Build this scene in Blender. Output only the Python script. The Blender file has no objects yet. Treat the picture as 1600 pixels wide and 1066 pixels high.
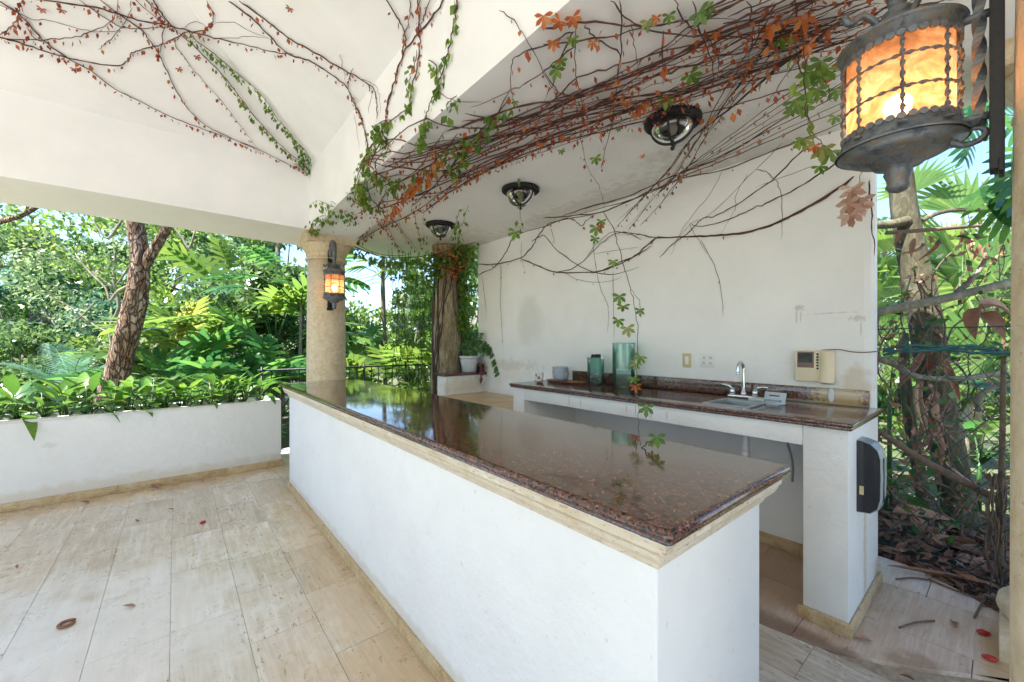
import bpy, bmesh, math, random
import numpy as np
from mathutils import Vector, Matrix, Euler, noise
R = math.radians
random.seed(7); np.random.seed(7)
PI = math.pi

# ------------------------------------------------------------------ camera, sky, sun, exposure
scene = bpy.context.scene
col = scene.collection
F_PX, HOR, YAW, EYE = 637.36, 536.27, 0.6898, 1.5
cam_data = bpy.data.cameras.new('camera'); cam = bpy.data.objects.new('camera', cam_data); col.objects.link(cam)
cam.location = (0, 0, EYE); cam.rotation_euler = (R(90), 0, -YAW)
cam_data.sensor_width = 36; cam_data.lens = F_PX / 1600 * 36
cam_data.shift_y = (HOR - 533) / 1600
cam_data.clip_start = 0.05; cam_data.clip_end = 2000
scene.camera = cam

SUN_EL, SUN_AZ = R(56), R(-84)          # azimuth measured from +Y towards +X: the direction the sun stands in
world = bpy.data.worlds.new('World'); scene.world = world; world.use_nodes = True
wn = world.node_tree.nodes; wl = world.node_tree.links
for n in list(wn): wn.remove(n)
w_out = wn.new('ShaderNodeOutputWorld'); w_bg = wn.new('ShaderNodeBackground'); w_sky = wn.new('ShaderNodeTexSky')
w_sky.sky_type = 'NISHITA'; w_sky.sun_disc = False; w_sky.sun_elevation = SUN_EL; w_sky.sun_rotation = SUN_AZ
w_sky.air_density = 1.0; w_sky.dust_density = .15; w_sky.ozone_density = 4.0
w_bg.inputs['Strength'].default_value = 0.105
wl.new(w_sky.outputs[0], w_bg.inputs[0]); wl.new(w_bg.outputs[0], w_out.inputs[0])
sun_d = bpy.data.lights.new('sun', 'SUN'); sun_d.energy = 5.0; sun_d.angle = R(0.53); sun_d.color = (1, .97, .93)
sun = bpy.data.objects.new('sun', sun_d); col.objects.link(sun)
sd = Vector((math.sin(SUN_AZ) * math.cos(SUN_EL), math.cos(SUN_AZ) * math.cos(SUN_EL), math.sin(SUN_EL)))
sun.rotation_euler = sd.to_track_quat('Z', 'Y').to_euler(); sun.location = (0, 30, 40)
scene.view_settings.view_transform = 'Standard'; scene.view_settings.look = 'None'
scene.view_settings.gamma = 1; scene.view_settings.use_curve_mapping = False
scene.view_settings.exposure = 1.95
cy = scene.cycles
cy.max_bounces = 10; cy.diffuse_bounces = 6; cy.glossy_bounces = 4; cy.transmission_bounces = 6; cy.transparent_max_bounces = 8
cy.use_denoising = True; cy.sample_clamp_indirect = 6

# ------------------------------------------------------------------ projection helpers (photo pixel -> place in the world)
FX, FY = math.sin(YAW), math.cos(YAW); RX, RY = FY, -FX
def ray(px, py):
    u = (px - 800) / F_PX
    return Vector((FX + u * RX, FY + u * RY, -(py - HOR) / F_PX))
def at_depth(px, D, z=0.0):
    r = ray(px, HOR); return Vector((r.x * D, r.y * D, z))
def on_x(px, py, x): r = ray(px, py); t = x / r.x; return Vector((x, r.y * t, EYE + r.z * t))
def on_y(px, py, y): r = ray(px, py); t = y / r.y; return Vector((r.x * t, y, EYE + r.z * t))

# main dimensions
BX, BXO = 1.24, 1.76         # bar side beam: pavilion face, bar face
LY, LYO = 5.30, 5.85         # left beam: inner and outer face
ZC = 2.90                    # flat ceiling over the bar
ZS, SL = 3.60, 0.50          # springing of the sloped ceilings, slope
WX = 3.37                    # bar wall face
WY0, WY1 = 0.54, 4.85
def beam_bottom(y): return ZC - .004 - .075 * math.exp(-((LY - y) / .9) ** 2)

def hit(px, py, off=0.012):
    """nearest surface of the pavilion shell seen through a photo pixel"""
    r = ray(px, py); o = Vector((0, 0, EYE)); best = None
    def test(t, n):
        nonlocal best
        if t > 0 and (best is None or t < best[0]): best = (t, n)
    if r.z > 0:
        t = (ZC - EYE) / r.z; p = o + r * t
        if p.x > BX: test(t, Vector((0, 0, -1)))
        t = (ZS + SL * LY - EYE) / (r.z + SL * r.y) if (r.z + SL * r.y) > 0 else -1
        if t > 0: test(t, Vector((0, -SL, -1)).normalized())
        t = (ZS + SL * BX - EYE) / (r.z + SL * r.x) if (r.z + SL * r.x) > 0 else -1
        if t > 0: test(t, Vector((-SL, 0, -1)).normalized())
    if r.x > 0:
        t = WX / r.x; p = o + r * t
        if p.z < ZC: test(t, Vector((-1, 0, 0)))
        t = BX / r.x; p = o + r * t
        if p.z > beam_bottom(p.y): test(t, Vector((-1, 0, 0)))
    if r.y > 0:
        t = LY / r.y; p = o + r * t
        if p.z > 2.87 and p.x < BX + .1: test(t, Vector((0, -1, 0)))
    t, n = best
    p = o + r * t
    return p + n * off, n

# ------------------------------------------------------------------ object helpers
def tag(o, label=None, cat=None, group=None, kind=None):
    if label: o['label'] = label
    if cat: o['category'] = cat
    if group: o['group'] = group
    if kind: o['kind'] = kind
    return o
def empty(name, loc=(0, 0, 0), rz=0.0, label=None, cat=None, group=None, kind=None):
    o = bpy.data.objects.new(name, None); col.objects.link(o); o.location = loc; o.rotation_euler = (0, 0, rz)
    o.empty_display_size = .1
    return tag(o, label, cat, group, kind)
def children(o): return [c for c in bpy.data.objects if c.parent == o]
def copy_tree(o, parent=None, kids=None):
    c = o.copy(); col.objects.link(c)
    if parent: c.parent = parent
    for ch in (kids[o.name] if kids and o.name in kids else children(o)): copy_tree(ch, c)
    return c

class MB:
    def __init__(s): s.v = []; s.f = []; s.m = []; s.sm = []
    def add(s, vs, fs, mi=0, smooth=False):
        b = len(s.v); s.v += [tuple(v) for v in vs]
        for f in fs: s.f.append(tuple(b + i for i in f)); s.m.append(mi); s.sm.append(smooth)
        return s
    def box(s, x0, y0, z0, x1, y1, z1, mi=0):
        vs = [(x0,y0,z0),(x1,y0,z0),(x1,y1,z0),(x0,y1,z0),(x0,y0,z1),(x1,y0,z1),(x1,y1,z1),(x0,y1,z1)]
        return s.add(vs, [(0,3,2,1),(4,5,6,7),(0,1,5,4),(1,2,6,5),(2,3,7,6),(3,0,4,7)], mi)
    def loft(s, rings, mi=0, smooth=False, cap=True, closed=True):
        n = len(rings[0]); vs = [p for r in rings for p in r]; fs = []
        for i in range(len(rings) - 1):
            for j in range(n if closed else n - 1):
                a = i*n + j; b = i*n + (j+1) % n; fs.append((a, b, b+n, a+n))
        b0 = len(s.v); s.add(vs, fs, mi, smooth)
        if cap and closed:
            s.f.append(tuple(b0 + j for j in reversed(range(n)))); s.m.append(mi); s.sm.append(False)
            s.f.append(tuple(b0 + (len(rings)-1)*n + j for j in range(n))); s.m.append(mi); s.sm.append(False)
        return s
    def lathe(s, prof, c=(0,0,0), seg=24, mi=0, smooth=True, cap=True, axis='z'):
        rings = []
        for r, z in prof:
            ring = []
            for k in range(seg):
                a = 2*PI*k/seg; x, y = r*math.cos(a), r*math.sin(a)
                ring.append((c[0]+x, c[1]+y, c[2]+z) if axis == 'z' else ((c[0]+z, c[1]+x, c[2]+y) if axis == 'x' else (c[0]+y, c[1]+z, c[2]+x)))
            rings.append(ring)
        return s.loft(rings, mi, smooth, cap)
    def tube(s, pts, rad, seg=6, mi=0, smooth=True, cap=True):
        pts = [Vector(p) for p in pts]; n = len(pts)
        if n < 2: return s
        rad = [rad]*n if isinstance(rad, (int, float)) else rad
        t = (pts[1]-pts[0]).normalized(); up = Vector((0,0,1)) if abs(t.z) < .9 else Vector((1,0,0))
        nx = t.cross(up).normalized(); rings = []
        for i in range(n):
            t2 = (pts[min(i+1,n-1)] - pts[max(i-1,0)])
            if t2.length < 1e-9: t2 = t
            t2.normalize(); nx = (nx - t2*nx.dot(t2))
            nx = nx.normalized() if nx.length > 1e-6 else t2.orthogonal().normalized()
            ny = t2.cross(nx); t = t2
            rings.append([pts[i] + (nx*math.cos(2*PI*k/seg) + ny*math.sin(2*PI*k/seg))*rad[i] for k in range(seg)])
        return s.loft(rings, mi, smooth, cap)
    def mesh(s, name):
        me = bpy.data.meshes.new(name); me.from_pydata(s.v, [], s.f)
        me.polygons.foreach_set('material_index', s.m); me.polygons.foreach_set('use_smooth', s.sm); me.update(); return me
    def build(s, name, mats, parent=None, bevel=0, seg=2):
        me = s.mesh(name)
        for m in (mats if isinstance(mats, (list, tuple)) else [mats]): me.materials.append(m)
        if bevel:
            bm = bmesh.new(); bm.from_mesh(me)
            bmesh.ops.remove_doubles(bm, verts=bm.verts, dist=1e-5)
            es = [e for e in bm.edges if len(e.link_faces) == 2 and e.calc_face_angle(0) > .5]
            bmesh.ops.bevel(bm, geom=es, offset=bevel, segments=seg, affect='EDGES', profile=.5, clamp_overlap=True)
            if seg > 1:
                for f in bm.faces: f.smooth = f.calc_area() < 1e9
            bm.to_mesh(me); bm.free()
            if seg > 1:
                me.set_sharp_from_angle(angle=R(40))
        o = bpy.data.objects.new(name, me); col.objects.link(o)
        if parent: o.parent = parent
        return o
def obj(name, me, parent=None, loc=None, rot=None, scale=None):
    o = bpy.data.objects.new(name, me); col.objects.link(o)
    if parent: o.parent = parent
    if loc is not None: o.location = loc
    if rot is not None: o.rotation_euler = rot
    if scale is not None: o.scale = scale
    return o
def rect(x0, y0, x1, y1, z): return [(x0,y0,z),(x1,y0,z),(x1,y1,z),(x0,y1,z)]
def smooth_path(pts, sub=4):
    P = [Vector(p) for p in pts]; out = []
    for i in range(len(P)-1):
        p0 = P[max(i-1,0)]; p1 = P[i]; p2 = P[i+1]; p3 = P[min(i+2,len(P)-1)]
        for k in range(sub):
            t = k/sub
            out.append(.5*((2*p1) + (p2-p0)*t + (2*p0-5*p1+4*p2-p3)*t*t + (3*p1-p0-3*p2+p3)*t**3))
    out.append(P[-1]); return out

# ------------------------------------------------------------------ materials
def mat(name):
    m = bpy.data.materials.new(name); m.use_nodes = True; nt = m.node_tree
    for n in list(nt.nodes): nt.nodes.remove(n)
    out = nt.nodes.new('ShaderNodeOutputMaterial'); b = nt.nodes.new('ShaderNodeBsdfPrincipled'); nt.links.new(b.outputs[0], out.inputs[0])
    return m, nt, b
def nd(nt, typ, **kw):
    n = nt.nodes.new(typ)
    for k, v in kw.items():
        if hasattr(n, k) and not k[0].isupper(): setattr(n, k, v)
    return n
def lk(nt, a, b): nt.links.new(a, b)
def ramp(nt, stops, fac, interp='LINEAR'):
    r = nt.nodes.new('ShaderNodeValToRGB'); e = r.color_ramp.elements; r.color_ramp.interpolation = interp
    while len(e) < len(stops): e.new(.5)
    for i, (p, c) in enumerate(stops):
        e[i].position = p; e[i].color = (*c, 1) if len(c) == 3 else c
    lk(nt, fac, r.inputs[0]); return r.outputs[0]
def g(v): return (v, v, v)
def mix(nt, fac, a, b, mode='MIX'):
    n = nt.nodes.new('ShaderNodeMix'); n.data_type = 'RGBA'; n.blend_type = mode
    for inp, v in ((n.inputs[0], fac), (n.inputs[6], a), (n.inputs[7], b)):
        if isinstance(v, (int, float)): inp.default_value = v
        elif isinstance(v, (tuple, list)): inp.default_value = (*v, 1) if len(v) == 3 else v
        else: lk(nt, v, inp)
    return n.outputs[2]
def math_(nt, op, a, b=None, clamp=False):
    n = nt.nodes.new('ShaderNodeMath'); n.operation = op; n.use_clamp = clamp
    for i, v in enumerate((a, b)):
        if v is None: continue
        if isinstance(v, (int, float)): n.inputs[i].default_value = v
        else: lk(nt, v, n.inputs[i])
    return n.outputs[0]
def pos(nt, scale=(1,1,1), off=None):
    gm = nt.nodes.new('ShaderNodeNewGeometry'); mp = nt.nodes.new('ShaderNodeMapping'); mp.inputs['Scale'].default_value = scale
    lk(nt, gm.outputs['Position'], mp.inputs[0])
    if off is not None: lk(nt, off, mp.inputs['Location'])
    return mp.outputs[0]
def objco(nt, scale=(1,1,1)):
    gm = nt.nodes.new('ShaderNodeTexCoord'); mp = nt.nodes.new('ShaderNodeMapping'); mp.inputs['Scale'].default_value = scale
    lk(nt, gm.outputs['Object'], mp.inputs[0]); return mp.outputs[0]
def noi(nt, vec, scale, detail=4, rough=.5, dist=0):
    n = nt.nodes.new('ShaderNodeTexNoise'); n.inputs['Scale'].default_value = scale; n.inputs['Detail'].default_value = detail
    n.inputs['Roughness'].default_value = rough; n.inputs['Distortion'].default_value = dist; lk(nt, vec, n.inputs['Vector']); return n.outputs[0]
def bump(nt, h, b, strength=.3, dist=.01):
    n = nt.nodes.new('ShaderNodeBump'); n.inputs['Strength'].default_value = strength; n.inputs['Distance'].default_value = dist
    lk(nt, h, n.inputs['Height']); lk(nt, n.outputs[0], b.inputs['Normal'])
def setp(b, **kw):
    for k, v in kw.items():
        k = {'rough': 'Roughness', 'metal': 'Metallic', 'color': 'Base Color', 'spec': 'Specular IOR Level', 'coat': 'Coat Weight', 'trans': 'Transmission Weight', 'ior': 'IOR'}.get(k, k)
        b.inputs[k].default_value = (*v, 1) if isinstance(v, tuple) and len(v) == 3 else v
def blob(nt, centre, radii, edge=.35, nscale=8, namp=.5):
    """a mask with a ragged outline round a point: 1 inside, 0 outside"""
    gm = nt.nodes.new('ShaderNodeNewGeometry'); s = nt.nodes.new('ShaderNodeVectorMath'); s.operation = 'SUBTRACT'; s.inputs[1].default_value = centre
    lk(nt, gm.outputs['Position'], s.inputs[0]); d = nt.nodes.new('ShaderNodeVectorMath'); d.operation = 'DIVIDE'; d.inputs[1].default_value = radii
    lk(nt, s.outputs[0], d.inputs[0]); l = nt.nodes.new('ShaderNodeVectorMath'); l.operation = 'LENGTH'; lk(nt, d.outputs[0], l.inputs[0])
    n = noi(nt, gm.outputs['Position'], nscale, 5, .6)
    v = math_(nt, 'ADD', l.outputs['Value'], math_(nt, 'MULTIPLY', math_(nt, 'SUBTRACT', n, .5), namp * 2))
    mr = nt.nodes.new('ShaderNodeMapRange'); mr.inputs[1].default_value = 1; mr.inputs[2].default_value = 1 - edge
    lk(nt, v, mr.inputs[0]); return mr.outputs[0]

def plaster(name, base=(.83,.835,.82), stains_and_tones=(), rough=.75, bumpy=.25, dirt=.5):
    m, nt, b = mat(name); p = pos(nt)
    n1 = noi(nt, p, 1.3, 5, .6); n2 = noi(nt, p, 9, 5, .65); n3 = noi(nt, p, 70, 4, .6)
    d = tuple(c * .90 for c in base); c = mix(nt, ramp(nt, [(.35, g(0)), (.7, g(1))], n1), base, d)
    c = mix(nt, math_(nt, 'MULTIPLY', ramp(nt, [(.60, g(0)), (.78, g(1))], n2), .30 * dirt), c, (base[0]*.74, base[1]*.72, base[2]*.64))
    sp = noi(nt, p, 38, 2, .5); c = mix(nt, math_(nt, 'MULTIPLY', ramp(nt, [(.70, g(0)), (.74, g(1))], sp), .35 * dirt), c, (.42,.39,.33))
    for (ce, ra, colr, amt, ns, na) in stains_and_tones:
        c = mix(nt, math_(nt, 'MULTIPLY', blob(nt, ce, ra, .5, ns, na), amt), c, colr)
    lk(nt, c, b.inputs['Base Color']); setp(b, rough=rough, spec=.3)
    bump(nt, math_(nt, 'ADD', n3, math_(nt, 'ADD', math_(nt, 'MULTIPLY', n2, 2.0), math_(nt, 'MULTIPLY', noi(nt, p, 4.5, 3, .5), 6.0))), b, bumpy, .004); return m

def travertine(name, axis='y', tint=(.66,.55,.41), light=(.80,.73,.62), random_tint=True, rough=.32, pits=1.0, dirt=1.0, stains_and_tones=()):
    m, nt, b = mat(name)
    oi = nt.nodes.new('ShaderNodeObjectInfo'); cmb = nt.nodes.new('ShaderNodeCombineXYZ')
    lk(nt, math_(nt, 'MULTIPLY', oi.outputs['Random'], 37.0), cmb.inputs[0]); lk(nt, math_(nt, 'MULTIPLY', oi.outputs['Random'], 91.0), cmb.inputs[1])
    sc = {'y': (9, .9, 9), 'x': (.9, 9, 9), 'z': (9, 9, .9)}[axis]
    p = pos(nt, sc, cmb.outputs[0]); q = pos(nt, (1,1,1), cmb.outputs[0])
    v = noi(nt, p, 1.6, 6, .62, .6); v2 = noi(nt, p, 4.0, 6, .72, .3); big = noi(nt, q, 2.2, 3, .5)
    c = ramp(nt, [(.34, tint), (.48, tuple((a+bb)/2 for a, bb in zip(tint, light))), (.60, light)], v)
    c = mix(nt, ramp(nt, [(.46, g(0)), (.60, g(.7))], v2), c, (tint[0]*.86, tint[1]*.78, tint[2]*.68))
    fs_ = {'y': (75, 2.2, 75), 'x': (2.2, 75, 75), 'z': (75, 75, 2.2)}[axis]
    fine = noi(nt, pos(nt, fs_, cmb.outputs[0]), 1.0, 5, .7, .2)
    if random_tint: c = mix(nt, ramp(nt, [(.48, g(0)), (.66, g(.55))], fine), c, (tint[0]*.80, tint[1]*.72, tint[2]*.60)); c = mix(nt, ramp(nt, [(.30, g(.4)), (.44, g(0))], fine), c, tuple(min(.9, q*1.08) for q in light))
    if random_tint:
        c = mix(nt, 1.0, c, ramp(nt, [(0, (.80,.78,.74)), (.5, (.95,.94,.93)), (1, (1.06,1.06,1.07))], math_(nt, 'FRACT', math_(nt, 'MULTIPLY', oi.outputs['Random'], 17.0))), 'MULTIPLY')
        c = mix(nt, ramp(nt, [(0, g(0)), (1, g(.45))], oi.outputs['Random']), c, tuple(a*1.0 for a in light), 'MIX')
        c = mix(nt, math_(nt, 'MULTIPLY', ramp(nt, [(.35, g(0)), (.65, g(1))], big), .35), c, (tint[0]*.95, tint[1]*.88, tint[2]*.78))
    ps = {'y': (60, 17, 60), 'x': (17, 60, 60), 'z': (60, 60, 17)}[axis]
    pv = noi(nt, pos(nt, ps, cmb.outputs[0]), 1.0, 2, .5); gate = noi(nt, p, 1.1, 2, .5)
    pit = math_(nt, 'MULTIPLY', ramp(nt, [(.62, g(0)), (.66, g(1))], pv), ramp(nt, [(.45, g(0)), (.58, g(1))], gate))
    c = mix(nt, math_(nt, 'MULTIPLY', pit, min(.95, .62 * pits)), c, (.24,.17,.10))
    dn = noi(nt, pos(nt), 3.1, 6, .7); c = mix(nt, math_(nt, 'MULTIPLY', ramp(nt, [(.52, g(0)), (.72, g(1))], dn), .32 * dirt), c, (.36,.26,.16))
    for (ce, ra, colr, amt, ns, na) in stains_and_tones:
        c = mix(nt, math_(nt, 'MULTIPLY', blob(nt, ce, ra, .5, ns, na), amt), c, colr)
    lk(nt, c, b.inputs['Base Color'])
    lk(nt, ramp(nt, [(.3, g(rough)), (.75, g(rough + .25))], dn), b.inputs['Roughness']); setp(b, spec=.5)
    bump(nt, math_(nt, 'SUBTRACT', math_(nt, 'MULTIPLY', v2, .25), pit), b, .45, .002); return m

def granite(name, rough=.07):
    m, nt, b = mat(name); p = pos(nt)
    vo = nt.nodes.new('ShaderNodeTexVoronoi'); vo.inputs['Scale'].default_value = 150; lk(nt, p, vo.inputs['Vector'])
    sp = nt.nodes.new('ShaderNodeSeparateColor'); lk(nt, vo.outputs['Color'], sp.inputs[0])
    n = noi(nt, p, 48, 5, .7, .4)
    v = math_(nt, 'ADD', math_(nt, 'MULTIPLY', sp.outputs[0], .45), math_(nt, 'MULTIPLY', n, .75))
    c = ramp(nt, [(.38, (.008,.008,.010)), (.46, (.035,.016,.012)), (.54, (.10,.034,.021)), (.64, (.17,.066,.040)), (.74, (.055,.045,.045)), (.84, (.30,.13,.075))], v)
    lk(nt, c, b.inputs['Base Color']); dust = noi(nt, p, 3, 6, .65)
    lk(nt, ramp(nt, [(.45, g(rough)), (.75, g(rough + .12))], dust), b.inputs['Roughness']); setp(b, spec=.62, coat=.25); b.inputs['Coat Roughness'].default_value = .03
    return m, nt, b, c

M = {}
M['wall'] = plaster('white_plaster_wall', stains_and_tones=[
    ((WX, 3.75, 1.78), (.3, .27, .36), (.55,.55,.50), .42, 3.2, .55),
    ((WX, 4.35, 1.15), (.2, .75, .20), (.66,.58,.42), .4, 9, .9),
    ((WX, 4.3, 1.22), (.2, .8, .07), (.45,.42,.36), .3, 17, 1.8),
    ((WX, 4.55, 2.2), (.2, .5, .9), (.66,.64,.55), .4, 3, .6),
    ((WX, .62, 1.2), (.2, .10, .2), (.50,.38,.2), .5, 12, .8), ((WX, .925, 1.745), (.1, .045, .028), (.40,.34,.29), .5, 34, 1.3), ((WX, .94, 1.69), (.1, .008, .07), (.42,.36,.30), .45, 26, .6), ((WX, .915, 1.68), (.1, .007, .05), (.42,.36,.30), .45, 26, .6), ((WX, .60, 1.66), (.1, .05, .022), (.42,.36,.30), .45, 38, 1.4), ((WX, .59, 1.60), (.1, .006, .07), (.42,.36,.30), .45, 26, .6), ((WX, .75, 1.70), (.1, .16, .006), (.45,.40,.34), .4, 30, 1.4), ((WX, 1.9, 1.18), (.2, 1.6, .04), (.60,.52,.38), .18, 12, 1.0)])
M['roof_white'] = plaster('white_ceiling_plaster', (.86,.865,.86), dirt=.25, bumpy=.12)
M['bar_ceiling'] = plaster('stained_ceiling_plaster', (.84,.835,.81), dirt=.9, stains_and_tones=[
    ((3.3, 2.6, ZC), (.35, 1.8, .3), (.50,.49,.43), .55, 13, 1.0), ((2.9, 4.9, ZC), (.7, .8, .3), (.58,.55,.42), .5, 9, .9),
    ((3.1, 1.1, ZC), (.5, 1.0, .3), (.55,.52,.46), .45, 16, 1.2), ((1.9, 4.8, ZC), (.8, .7, .3), (.66,.63,.50), .5, 7, .9)])
M['paint'] = plaster('white_painted_masonry', (.84,.838,.825), dirt=.7, rough=.5, bumpy=.45, stains_and_tones=[((-2, 5.66, .10), (6, .2, .09), (.62,.55,.42), .5, 9, .9), ((.9, 2.6, .09), (.1, 3, .05), (.62,.55,.42), .5, 9, .9), ((-.9, 5.66, .55), (.05, .2, .03), (.3,.28,.25), .2, 30, 1.2), ((-3, 5.66, .80), (6, .2, .03), (.5,.45,.35), .35, 11, 1.2)])
M['paint_dirty'] = plaster('white_painted_masonry_worn', (.82,.81,.77), dirt=.8, rough=.55, bumpy=.5, stains_and_tones=[
    ((3.0, .49, .35), (.05, .3, .45), (.55,.42,.22), .55, 14, .9), ((3.34, 2.0, .12), (.2, 3, .12), (.60,.46,.26), .7, 9, .9),
    ((3.0, 4.6, .93), (.5, .3, .12), (.62,.52,.34), .6, 12, .9), ((2.63, 1.62, 1.000), (.1, .006, 0.050), (.45,.27,.16), .6, 30, .5), ((2.63, 1.75, 1.000), (.1, .006, 0.060), (.45,.27,.16), .6, 30, .5), ((2.63, 1.83, 1.000), (.1, .006, 0.040), (.45,.27,.16), .6, 30, .5), ((2.63, 2.28, 1.000), (.1, .006, 0.045), (.45,.27,.16), .6, 30, .5), ((2.63, 2.41, 1.000), (.1, .006, 0.050), (.45,.27,.16), .6, 30, .5), ((2.63, 1.50, 1.000), (.1, .006, 0.035), (.45,.27,.16), .6, 30, .5)])
M['soffit'] = plaster('cream_soffit_plaster', (.88,.85,.83), dirt=.2)
M['tile'] = travertine('travertine_floor_tile', 'y', (.57,.48,.36), (.82,.77,.69), dirt=1.3, rough=.2, pits=1.4, stains_and_tones=[((.86, 2.6, 0), (.30, 3.2, .3), (.56,.38,.18), .55, 6, .8), ((-2, 5.6, 0), (5, .32, .3), (.55,.38,.20), .5, 6, .9), ((.5, 1.4, 0), (.6, .8, .3), (.55,.38,.2), .45, 3, .8), ((-1.6, 4.2, 0), (1.2, .8, .3), (.58,.42,.25), .35, 3, .8), ((-.2, 2.9, 0), (.7, .9, .3), (.84,.82,.79), .6, 4, .9), ((-.9, 3.4, 0), (.8, .7, .3), (.84,.82,.79), .5, 5, .9)])  # last two pale patches paint the whitish floor glare into the tiles
M['landing'] = travertine('travertine_landing', 'x', (.62,.46,.35), (.80,.69,.60), dirt=1.4, rough=.3, pits=.7, stains_and_tones=[
    ((2.45, .75, 0), (.11, .7, .3), (.22,.13,.08), .85, 8, .6), ((2.62, .26, 0), (.16, .13, .3), (.32,.2,.12), .7, 10, .7), ((3.0, .02, 0), (.35, .08, .3), (.5,.33,.15), .7, 9, .8), ((2.9, .9, 0), (.5, .35, .3), (.45,.29,.18), .5, 6, .8),
    ((3.0, 1.4, 0), (.6, 1.2, .3), (.42,.27,.16), .6, 5, .5)])  # last patch: broad browner tone on the floor under the counter
M['trav_trim'] = travertine('travertine_trim', 'y', (.56,.40,.22), (.70,.57,.38), random_tint=False, dirt=1.0, rough=.45, pits=.5)
M['cornice'] = travertine('travertine_cornice', 'y', (.70,.59,.42), (.80,.73,.60), random_tint=False, dirt=.7, rough=.4, pits=.8)
m, nt, b = mat('pitted_column_stone'); p = pos(nt); n = noi(nt, p, 22, 6, .7); n2 = noi(nt, p, 4, 5, .6); n3 = noi(nt, p, 75, 3, .6)
c = ramp(nt, [(.3, (.47,.35,.20)), (.5, (.60,.48,.31)), (.7, (.70,.60,.44))], n); c = mix(nt, ramp(nt, [(.4, g(0)), (.7, g(.5))], n2), c, (.72,.64,.50))
c = mix(nt, ramp(nt, [(.64, g(0)), (.72, g(.6))], n3), c, (.28,.19,.10)); lk(nt, c, b.inputs['Base Color']); setp(b, rough=.6, spec=.3)
bump(nt, math_(nt, 'SUBTRACT', n, ramp(nt, [(.6, g(0)), (.7, g(1))], n3)), b, .5, .004); M['column'] = m
def pitted(name, a, b_, c_, rough=.5):
    m, nt, b = mat(name); p = pos(nt); n = noi(nt, p, 16, 6, .7); n2 = noi(nt, p, 3.5, 5, .65); n3 = noi(nt, pos(nt, (1, 1, 2.6)), 60, 3, .6); band = noi(nt, pos(nt, (2, 2, 60)), 1, 3, .6)
    c = ramp(nt, [(.3, a), (.5, b_), (.7, c_)], n); c = mix(nt, ramp(nt, [(.42, g(0)), (.66, g(.6))], n2), c, c_); c = mix(nt, ramp(nt, [(.48, g(0)), (.62, g(.35))], band), c, a)
    c = mix(nt, ramp(nt, [(.60, g(0)), (.67, g(.7))], n3), c, tuple(x*.45 for x in a)); lk(nt, c, b.inputs['Base Color']); setp(b, rough=rough, spec=.4)
    bump(nt, math_(nt, 'SUBTRACT', n, ramp(nt, [(.58, g(0)), (.66, g(1.5))], n3)), b, .55, .004); return m
M['trav_trim'] = pitted('ochre_travertine_trim', (.38,.24,.11), (.52,.37,.19), (.64,.50,.31))
M['cornice'] = pitted('pale_travertine_cornice', (.62,.50,.33), (.74,.64,.48), (.82,.76,.64))
M['ledge'] = travertine('travertine_ledge', 'x', (.55,.38,.20), (.70,.56,.38), random_tint=False, dirt=1.5, rough=.4, pits=.7)
M['granite'] = granite('red_brown_granite')[0]
gm_, gnt, gb, gc = granite('red_brown_granite_stained', .12)
lk(gnt, mix(gnt, math_(gnt, 'MULTIPLY', blob(gnt, (3.34, .70, 1.15), (.2, .17, .16), .5, 40, 1.1), .8), mix(gnt, math_(gnt, 'MULTIPLY', blob(gnt, (3.25, .75, 1.098), (.20, .55, .02), .6, 5, .4), .85), gc, (.50,.46,.38)), (.45,.33,.16)), gb.inputs['Base Color'])
M['granite_worn'] = gm_

def simple(name, color, rough=.5, metal=0, nscale=20, var=.15, bumps=0, **kw):
    m, nt, b = mat(name); p = objco(nt); n = noi(nt, p, nscale, 5, .6)
    c = ramp(nt, [(.3, tuple(x*(1-var) for x in color)), (.7, tuple(min(1, x*(1+var)) for x in color))], n)
    lk(nt, c, b.inputs['Base Color']); lk(nt, ramp(nt, [(.3, g(max(.02, rough-.08))), (.7, g(min(1, rough+.1)))], n), b.inputs['Roughness'])
    setp(b, metal=metal, **kw)
    if bumps: bump(nt, noi(nt, p, nscale*3, 4, .6), b, bumps, .004)
    return m
def aged_iron():
    m, nt, b = mat('weathered_iron'); p = objco(nt); n = noi(nt, p, 26, 6, .7); n2 = noi(nt, p, 9, 4, .6)
    c = ramp(nt, [(.32, (.05,.055,.062)), (.52, (.17,.19,.21)), (.62, (.20,.15,.10)), (.75, (.30,.33,.36))], n)
    c = mix(nt, ramp(nt, [(.5, g(0)), (.65, g(.5))], n2), c, (.11,.07,.045))
    lk(nt, c, b.inputs['Base Color']); setp(b, rough=.55, metal=.45); bump(nt, n, b, .5, .004); return m
M['iron'] = aged_iron()
M['black_iron'] = simple('black_iron', (.02,.02,.021), .5, .4, 30, .3, .3)
M['chrome'] = simple('chrome', (.72,.73,.75), .10, 1, 30, .05)
M['steel'] = simple('brushed_steel', (.42,.42,.41), .34, 1, 8, .08)
M['black_gloss'] = simple('black_plastic', (.012,.012,.014), .16, 0, 12, .3, 0, coat=.5)
M['grey_plastic'] = simple('grey_plastic', (.30,.34,.36), .35, 0, 20, .1)
M['light_grey_plastic'] = simple('light_grey_plastic', (.48,.53,.56), .4, 0, 14, .08)
M['beige_plastic'] = simple('beige_plastic', (.72,.63,.45), .4, 0, 6, .06)
M['yellowed'] = simple('yellowed_ivory_plastic', (.58,.50,.24), .4, 0, 10, .08)
M['white_plastic'] = simple('white_plastic', (.78,.78,.75), .4, 0, 10, .04)
M['rubber'] = simple('dark_rubber', (.012,.011,.01), .6)
M['pot_white'] = simple('white_glazed_pot', (.56,.58,.60), .35, 0, 5, .06)
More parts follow.
